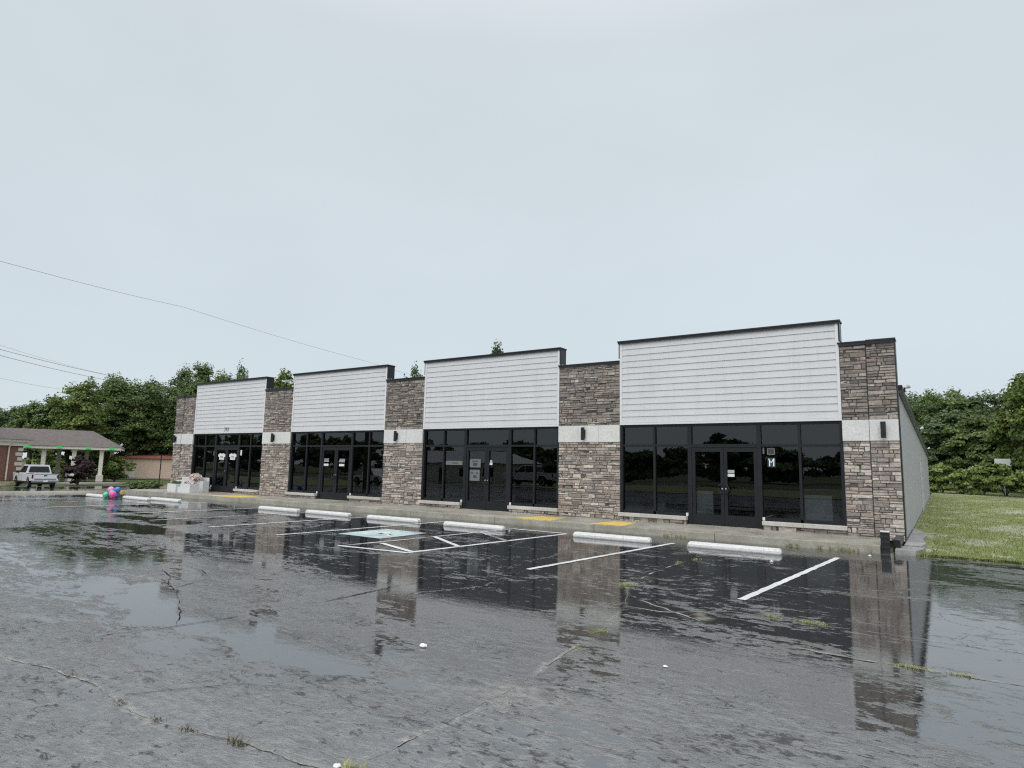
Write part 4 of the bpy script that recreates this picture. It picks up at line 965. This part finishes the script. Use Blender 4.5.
def tree(x, y, top, rx, mat, label, seed, group, size=.26, n_cl=46, per=95, frac=.72, name='broadleaf_tree', cat='tree', hue=0., ry=None):
    z0 = gz(x, y); H = top-z0; rz = H*frac/2; zc = H-rz*1.02
    e = empty(name, (x, y, z0), label, cat, group)
    V, F, t_ = crown_arrays(rx, ry or rx, rz, n_cl, per, size, seed, -.7, hue); V = V+np.array([0, 0, zc])
    V = V[:]; mesh_np('crown', V, F, M[mat], t_, e)
    r = random.Random(seed); mb = MB(); tr = .022*H+.05; lean = r.uniform(-.03, .03)*H
    mb.tube([(0, 0, -.1), (lean*.3, 0, zc*.5), (lean, lean*.4, zc), (lean*1.2, lean*.5, zc+rz*.55)], [tr*1.25, tr, tr*.7, tr*.2], 9)
    for i in range(7):
        a = r.uniform(0, 6.28); s = zc-rz*.5+rz*r.uniform(0, .7)
        mb.tube([(lean*s/zc, 0, s), (lean+rx*.35*math.cos(a), rx*.35*math.sin(a), s+rz*.3), (lean+rx*.75*math.cos(a), rx*.75*math.sin(a), s+rz*.5)], [tr*.45, tr*.28, tr*.08], 6)
    mb.build('trunk', M['bark'], e)
FW = 'trees of the wood behind the neighbouring buildings'
LT = [(-99.4, 14.0, 7.6, 1.9, 'leaf_dark', 'small dark tree at the left edge above the brick building roof'), (-108.3, 19.0, 8.6, 2.1, 'leaf_dark', 'pointed dark tree second from the left edge, above the brick roof'),
      (-93.6, 15.5, 8.5, 2.4, 'leaf_mid', 'mid green cone shaped tree standing apart above the canopy roof'), (-91.0, 16.9, 9.3, 2.6, 'leaf_mid', 'left shoulder tree where the big wood begins'),
      (-84.5, 17.0, 10.6, 3.1, 'leaf_light', 'broad yellowish green tree left of the highest crowns of the wood'), (-90.8, 22.8, 12.3, 3.3, 'leaf_mid', 'tall green tree forming the left summit of the wood'),
      (-86.0, 23.6, 11.2, 3.2, 'leaf_mid', 'rounded green tree right of the left summit of the wood'), (-92.4, 28.8, 13.0, 3.0, 'leaf_dark', 'dark spreading tree behind the middle of the wood'),
      (-90.6, 30.3, 11.4, 3.1, 'leaf_dark', 'dark tree above the tan shed roof'), (-85.2, 29.7, 13.3, 2.9, 'leaf_dark', 'tall dark tree left of the first storefront pier'),
      (-86.5, 26.6, 11.7, 2.8, 'leaf_mid', 'green tree filling the saddle of the wood above the shed'), (-80.8, 27.9, 12.3, 2.4, 'leaf_mid', 'green tree touching the top of the first stone pier'),
      (-78.9, 28.5, 13.4, 2.5, 'leaf_mid', 'pointed tree rising just left of the first parapet panel'), (-76.1, 29.4, 13.0, 2.4, 'leaf_mid', 'tree topping the first parapet panel, left of the slim spire'),
      (-76.6, 32.4, 14.8, 1.5, 'leaf_mid', 'slim spire shaped tree above the first parapet panel'), (-63.9, 29.7, 12.2, 1.7, 'leaf_light', 'light green tree in the gap above the second pier'),
      (-92.0, 19.0, 8.2, 3.0, 'leaf_light', 'low light green tree behind the canopy roof'), (-87, 21.2, 8.0, 2.8, 'leaf_mid', 'low green tree behind the right end of the canopy roof'),
      (-93.7, 29.6, 9.0, 3.3, 'leaf_dark', 'low dark tree between the canopy and the tan shed'), (-93.5, 35.1, 10.7, 3.1, 'leaf_dark', 'dark bushy tree directly behind the tan shed'),
      (-77.9, 35.9, 13.2, 2.2, 'leaf_mid', 'tree behind the right corner of the first parapet panel'), (-46.8, 34.0, 12.6, 1.5, 'leaf_mid', 'treetop showing above the third pier'), (-37.5, 36.4, 13.7, 1.9, 'leaf_dark', 'dark treetop peeking over the third parapet panel')]
for i, (x, y, tp, rx, mt, lb) in enumerate(LT): tree(x, y, tp, rx, mt, lb, 100+i, FW, size=.165 if rx > 1.6 else .13, n_cl=70 if rx > 1.6 else 44, per=190 if rx > 1.6 else 100, frac=.86)
RW = 'trees beyond the lawn'
RT = [(-1.7, 60.6, 9.7, 2.6, 'leaf_dark', 'dark tree just right of the long side wall'), (.1, 56.6, 9.9, 2.7, 'leaf_mid', 'rounded green tree second to the right of the side wall'), (1.9, 54.6, 9.5, 2.6, 'leaf_mid', 'green tree in the middle of the wood beyond the lawn'),
      (3.6, 54.6, 9.1, 2.5, 'leaf_dark', 'dark tree behind the left flank of the big tree at the right edge'), (5.6, 52.5, 8.9, 2.6, 'leaf_dark', 'dark tree hidden behind the big right hand tree'),
      (5.5, 38.6, 8.5, 1.7, 'leaf_light', 'nearer light green tree at the right edge of the view'), (7.0, 36.6, 9.6, 2.3, 'leaf_light', 'tallest near tree running out of the right edge'), (.9, 48.8, 6.9, 2.3, 'leaf_dark', 'low dark tree behind the hedge, near the side wall'), (3.3, 47.0, 6.5, 2.4, 'leaf_mid', 'low green tree behind the hedge beside the white panel'),
      (9.6, 42, 9.5, 3.0, 'leaf_mid', 'broad tree just outside the right edge'), (-4.5, 58, 9.0, 2.6, 'leaf_dark', 'dark tree behind the far end of the retail building')]
for i, (x, y, tp, rx, mt, lb) in enumerate(RT): tree(x, y, tp, rx, mt, lb, 200+i, RW, size=.135, n_cl=74, per=190, frac=.88)
def shrub(name, x, y, w, h, mat, label, seed, group=None, size=.10, n_cl=26, per=60, cat='shrub', ry=None):
    z0 = gz(x, y); e = empty(name, (x, y, z0), label, cat, group)
    V, F, t_ = crown_arrays(w, ry or w, h*.52, n_cl, per, size, seed, -.95); V = V+np.array([0, 0, h*.48]); V[:, 2] = np.maximum(V[:, 2], .02)
    mesh_np('foliage', V, F, M[mat], t_, e); mb = MB()
    for i in range(5):
        a = i*1.3; mb.tube([(.05*math.cos(a), .05*math.sin(a), 0), (w*.5*math.cos(a), w*.4*math.sin(a), h*.7)], [.03, .01], 6)
    mb.build('stems', M['bark'], e)
for i, (x, y, w, lb) in enumerate(((-.4, 43.2, .9, 'vine covered hedge bush against the far end of the side wall'), (.6, 42.4, 1.0, 'hedge bush second from the side wall'), (1.8, 41.4, 1.1, 'hedge bush in the middle of the far hedge'), (2.95, 40.6, 1.1, 'hedge bush left of the white panel'), (4.1, 39.4, 1.1, 'hedge bush under the white panel'), (5.2, 38.3, 1.1, 'hedge bush at the right edge below the big tree'), (6.3, 37.2, 1.1, 'hedge bush just outside the right edge'))):
    shrub('hedge_bush', x, y-3.2, w, 1.9+.25*math.sin(i*2.1), 'leaf_hedge', lb, 300+i, 'hedge bushes beyond the lawn', .11, 34, 80)
wp = empty('white_panel', (4.15, 37.6, gz(4.15, 37.6)), 'small white panel on a post showing through the trees beyond the hedge', 'sign panel')
mb = MB(); mb.box(-.45, .45, -.02, .02, 2.0, 2.5, bev=.005); mb.build('board', M['trim_white'], wp); mb = MB(); mb.tube([(0, .05, -.05), (0, .05, 2.4)], .04, 8); mb.build('post', M['galv'], wp)
shrub('purple_shrub', -66.0, 9.9, 1.45, 2.7, 'leaf_purple', 'dark purple leaved shrub in front of the canopy columns', 330, None, .12, 40, 110)
shrub('rounded_shrub', -71.8, 15.7, 1.55, 2.8, 'leaf_light', 'light green rounded shrub right of the canopy', 331, None, .15, 40, 90)
shrub('rounded_shrub', -86.2, 21.4, 1.5, 2.2, 'leaf_mid', 'mid green shrub touching the left end of the tan shed', 332, None, .15, 34, 80)
shrub('rounded_shrub', -83.5, 13.5, 2.2, 3.2, 'leaf_light', 'light green shrub seen through the left bay of the canopy', 333, None, .14, 34, 80)
for i, (x, y) in enumerate(((-53.0, 8.5), (-51.4, 8.3), (-49.8, 8.1), (-48.2, 7.9))):
    shrub('clipped_hedge', x, y, .95, .62, 'leaf_mid', ('clipped low hedge, end nearest the balloons', 'clipped low hedge, second section from the balloons', 'clipped low hedge, third section from the balloons', 'clipped low hedge, end nearest the thin post')[i], 340+i, 'sections of the clipped hedge', .07, 26, 60, 'hedge', .45)
shrub('foundation_shrub', -68.3, 6.2, .6, .8, 'leaf_dark', 'dark low shrub against the brick wall left of the pickup truck', 345, None, .09, 22, 60); shrub('foundation_shrub', -68.3, 3.2, 1.3, .95, 'leaf_dark', 'dark low shrub at the left edge below the brick wall', 346, None, .09, 26, 60)

# undergrowth that closes the woods at ground level, and the far wood across the street (seen in the glass)
def mass(name, pts, mat, label, seed, size):
    r = np.random.default_rng(seed); Vs = []; Fs = []; Ts = []; n0 = 0
    for x, y, w, h in pts:
        V, F, t_ = crown_arrays(w, w*.8, h*.55, 30, 60, size, r.integers(1e6), -.9); V = V+np.array([x, y, gz(x, y)+h*.45])
        Vs.append(V); Fs.append(F+n0); Ts.append(t_); n0 += len(V)
    o = mesh_np(name, np.concatenate(Vs), np.concatenate(Fs), M[mat], np.concatenate(Ts)); tag(o, label, 'undergrowth', kind='stuff')
r = random.Random(5)
mass('undergrowth', [(-98+t*30+r.uniform(-2, 2), 14+t*24+3+r.uniform(-1, 4), r.uniform(2, 3), r.uniform(4, 6.5)) for t in [i/15 for i in range(16)]]+[(-106+i*3, 22+i*2.4, 3.4, 7.5) for i in range(12)], 'leaf_dark', 'dark undergrowth filling the wood behind the canopy and shed', 61, .24)
mass('undergrowth', [(-3+i*1.6, 62-i*1.6+r.uniform(-1, 1), 2.2, r.uniform(4.5, 6.5)) for i in range(9)]+[(-1+i*1.5, 50-i*1.2, 1.7, r.uniform(2.6, 3.8)) for i in range(8)]+[(6+i*3, 46-i*.5, 3, 6) for i in range(7)], 'leaf_dark', 'dark undergrowth filling the wood beyond the hedge', 62, .2)
mass('far_wood', [(-250+i*7+r.uniform(-2, 2), -98+r.uniform(-8, 6)+(22 if i < 20 else 0)*(20-i)/20, r.uniform(5, 7), (6.5+r.uniform(-1.4, 1.8)+(5.5 if i < 22 else 0)*(22-i)/14) if i < 44 else 6.5+r.uniform(-1.2, 1.6)) for i in range(54)], 'leaf_dark', 'far wood across the street mirrored in the shop glass', 63, .7)

def copy_tree(o, parent=None):
    c = o.copy(); COL.objects.link(c); c.parent = parent
    for ch in list(o.children): copy_tree(ch, c)
    return c
for x, y, rz, lb in ((-50, -31.5, 8, 'white pickup truck parked across the lot, mirrored in the second storefront'), (-31, -33, 176, 'white pickup truck parked behind the viewer, mirrored in the third storefront')):
    c = copy_tree(tk); c.location = (x, y, gz(x, y)+.02); c.rotation_euler = (0, 0, R(rz)); c['label'] = lb
ob = empty('roadside_building', (-66, -66, -.8), 'low pale building across the street, mirrored in the dark glass', 'building')
mb = MB(); mb.box(-13, 13, -4, 4, -.1, 3.0); mb.build('wall', M['quoin'], ob)
mb = MB(); hip(mb, -13.6, 13.6, -4.6, 4.6, 3.0, 4.9, 4, 4); mb.build('roof', M['galv'], ob)
for x in (-9, -4.5, 4.5, 9):
    mb = MB(); mb.box(x-1, x+1, 4.002, 4.05, .9, 2.2); mb.build('window', M['carglass'], ob)
mb = MB(); mb.box(-.6, .6, 4.002, 4.05, 0, 2.1); mb.build('door', M['bronze'], ob)

# ---------------------------------------------------------------- overhead wires
def wire(pts, rad, label):
    P_ = [Vector(p) for p in pts]; out = []
    for a, b in zip(P_, P_[1:]):
        for i in range(16):
            t = i/16; q = a.lerp(b, t); q.z -= 4*(a-b).length*.006*t*(1-t); out.append(q)
    out.append(P_[-1]); mb = MB(); mb.tube(out, rad, 6); tag(mb.build('overhead_wire', M['bronze']), label, 'wire', 'overhead wires')
wire([(-33.2, -14.5, 10.2), (-35.67, -6.76, 10.75), (-41.55, 5.2, 11.95), (-43.21, 23.4, 11.1), (-44, 36, 10.5)], .008, 'single thin wire slanting across the sky to the second parapet panel')
wire([(-47, -13.5, 9.2), (-56.62, -.01, 9.45), (-67.59, 13.38, 9.75), (-90, 40, 9.6)], .015, 'upper of the pair of heavier wires above the left wood')
wire([(-47, -13.5, 8.75), (-56.6, .03, 9.0), (-67.75, 13.02, 9.3), (-90, 40, 9.2)], .015, 'lower of the pair of heavier wires above the left wood')
wire([(-47, -13.5, 9.75), (-56.62, -.03, 9.75), (-68.2, 12.2, 9.95), (-90, 40, 9.8)], .007, 'thinnest wire just above the pair of heavier wires')
wire([(-47, -13.5, 6.5), (-56.56, .19, 7.33), (-69, 10, 8.1), (-90, 26, 8.4)], .008, 'lowest wire, entering the trees above the canopy')
for x, y, h, lb in ((-47, -13.5, 10.6, 'wooden utility pole left of the view'), (-33.2, -14.5, 11.3, 'wooden utility pole beside the lot left of the view'), (-44, 36, 11.2, 'wooden utility pole behind the retail building'), (-90, 40, 10.5, 'wooden utility pole hidden in the left wood')):
    e = empty('utility_pole', (x, y, gz(x, y)), lb, 'pole', 'utility poles'); mb = MB(); mb.tube([(0, 0, -.3), (0, 0, h-gz(x, y))], [.16, .11], 10); mb.build('shaft', M['bark'], e)
    mb = MB(); mb.box(-.9, .9, -.06, .06, h-gz(x, y)-.9, h-gz(x, y)-.78); mb.build('crossarm', M['bark'], e)

# ---------------------------------------------------------------- sky, sun, camera
SUN_EL, SUN_AZ = R(48), R(172)          # azimuth clockwise from +Y: behind the viewer, a little to the right
w = bpy.data.worlds.new('World'); S.world = w; w.use_nodes = True; nt = w.node_tree; nt.nodes.clear()
N = nt.nodes.new; Lk = nt.links.new
out = N('ShaderNodeOutputWorld'); bg = N('ShaderNodeBackground'); bg.inputs[1].default_value = .1; Lk(bg.outputs[0], out.inputs[0])
sky = N('ShaderNodeTexSky'); sky.sky_type = 'NISHITA'; sky.sun_disc = False; sky.sun_elevation = SUN_EL; sky.sun_rotation = SUN_AZ; sky.dust_density = 4; sky.air_density = 1
tc = N('ShaderNodeTexCoord'); sp = N('ShaderNodeSeparateXYZ'); Lk(tc.outputs['Generated'], sp.inputs[0])
cr = N('ShaderNodeValToRGB'); Lk(sp.outputs['Z'], cr.inputs[0]); e = cr.color_ramp.elements
e[0].position = 0; e[0].color = (.337, .380, .408, 1); e[1].position = 1; e[1].color = (.86, .88, .90, 1)
for p, c in ((.12, (.336, .378, .406, 1)), (.32, (.337, .377, .404, 1)), (.58, (.333, .367, .390, 1)), (.68, (.40, .425, .44, 1)), (.8, (.66, .68, .70, 1))):
    q = e.new(p); q.color = c
nz = N('ShaderNodeTexNoise'); nz.inputs['Scale'].default_value = 1.6; nz.inputs['Detail'].default_value = 5; nz.inputs['Roughness'].default_value = .5
mp = N('ShaderNodeMapping'); mp.inputs['Scale'].default_value = (1, 1, 2.2); Lk(tc.outputs['Generated'], mp.inputs[0]); Lk(mp.outputs[0], nz.inputs['Vector'])
mr = N('ShaderNodeMapRange'); Lk(nz.outputs['Fac'], mr.inputs[0]); mr.inputs[1].default_value = .3; mr.inputs[2].default_value = .7; mr.inputs[3].default_value = .955; mr.inputs[4].default_value = 1.045
# the cloud is brighter on the side of the hidden sun
dt = N('ShaderNodeVectorMath'); dt.operation = 'DOT_PRODUCT'; Lk(tc.outputs['Generated'], dt.inputs[0]); dt.inputs[1].default_value = (math.cos(SUN_EL)*math.sin(SUN_AZ), math.cos(SUN_EL)*math.cos(SUN_AZ), math.sin(SUN_EL))
m2 = N('ShaderNodeMapRange'); Lk(dt.outputs['Value'], m2.inputs[0]); m2.inputs[1].default_value = .25; m2.inputs[2].default_value = 1; m2.inputs[3].default_value = 1; m2.inputs[4].default_value = 1.35
ml = N('ShaderNodeMath'); ml.operation = 'MULTIPLY'; Lk(mr.outputs[0], ml.inputs[0]); Lk(m2.outputs[0], ml.inputs[1])
m10 = N('ShaderNodeMath'); m10.operation = 'MULTIPLY'; Lk(ml.outputs[0], m10.inputs[0]); m10.inputs[1].default_value = 20
cm = N('ShaderNodeVectorMath'); cm.operation = 'SCALE'; Lk(cr.outputs[0], cm.inputs[0]); Lk(m10.outputs[0], cm.inputs['Scale'])
mx = N('ShaderNodeMix'); mx.data_type = 'RGBA'; mx.inputs[0].default_value = .93; Lk(sky.outputs[0], mx.inputs[6]); Lk(cm.outputs[0], mx.inputs[7]); Lk(mx.outputs[2], bg.inputs[0])
sl = bpy.data.lights.new('sun', 'SUN'); sl.energy = 1.0; sl.angle = R(50); sl.color = (1, .97, .93)
so_ = bpy.data.objects.new('sun', sl); COL.objects.link(so_)
sv = Vector((math.cos(SUN_EL)*math.sin(SUN_AZ), math.cos(SUN_EL)*math.cos(SUN_AZ), math.sin(SUN_EL))); so_.rotation_euler = sv.to_track_quat('Z', 'Y').to_euler(); so_.location = sv*60

cam = bpy.data.cameras.new('camera'); co = bpy.data.objects.new('camera', cam); COL.objects.link(co); S.camera = co
FPX, YAW, PIT, ROL = 637.9946, .5940844, .1301508, .0213352
cam.sensor_width = 36; cam.sensor_fit = 'HORIZONTAL'; cam.lens = 36*FPX/1024; cam.clip_end = 3000; cam.clip_start = .05
fw = Vector((-math.sin(YAW)*math.cos(PIT), math.cos(YAW)*math.cos(PIT), math.sin(PIT))); rt_ = Vector((math.cos(YAW), math.sin(YAW), 0)); up = rt_.cross(fw)
r2 = math.cos(ROL)*rt_+math.sin(ROL)*up; u2 = -math.sin(ROL)*rt_+math.cos(ROL)*up
co.matrix_world = Matrix(((r2.x, u2.x, -fw.x, .82084), (r2.y, u2.y, -fw.y, -17.36), (r2.z, u2.z, -fw.z, 1.59121), (0, 0, 0, 1)))
S.cycles.use_denoising = False; S.cycles.filter_width = 1.2; S.cycles.max_bounces = 8; S.cycles.transparent_max_bounces = 8; S.cycles.sample_clamp_indirect = 4
S.render.resolution_x, S.render.resolution_y = 1024, 768
S.view_settings.view_transform = 'Standard'; S.view_settings.look = 'None'; S.view_settings.exposure = 0; S.view_settings.gamma = 1
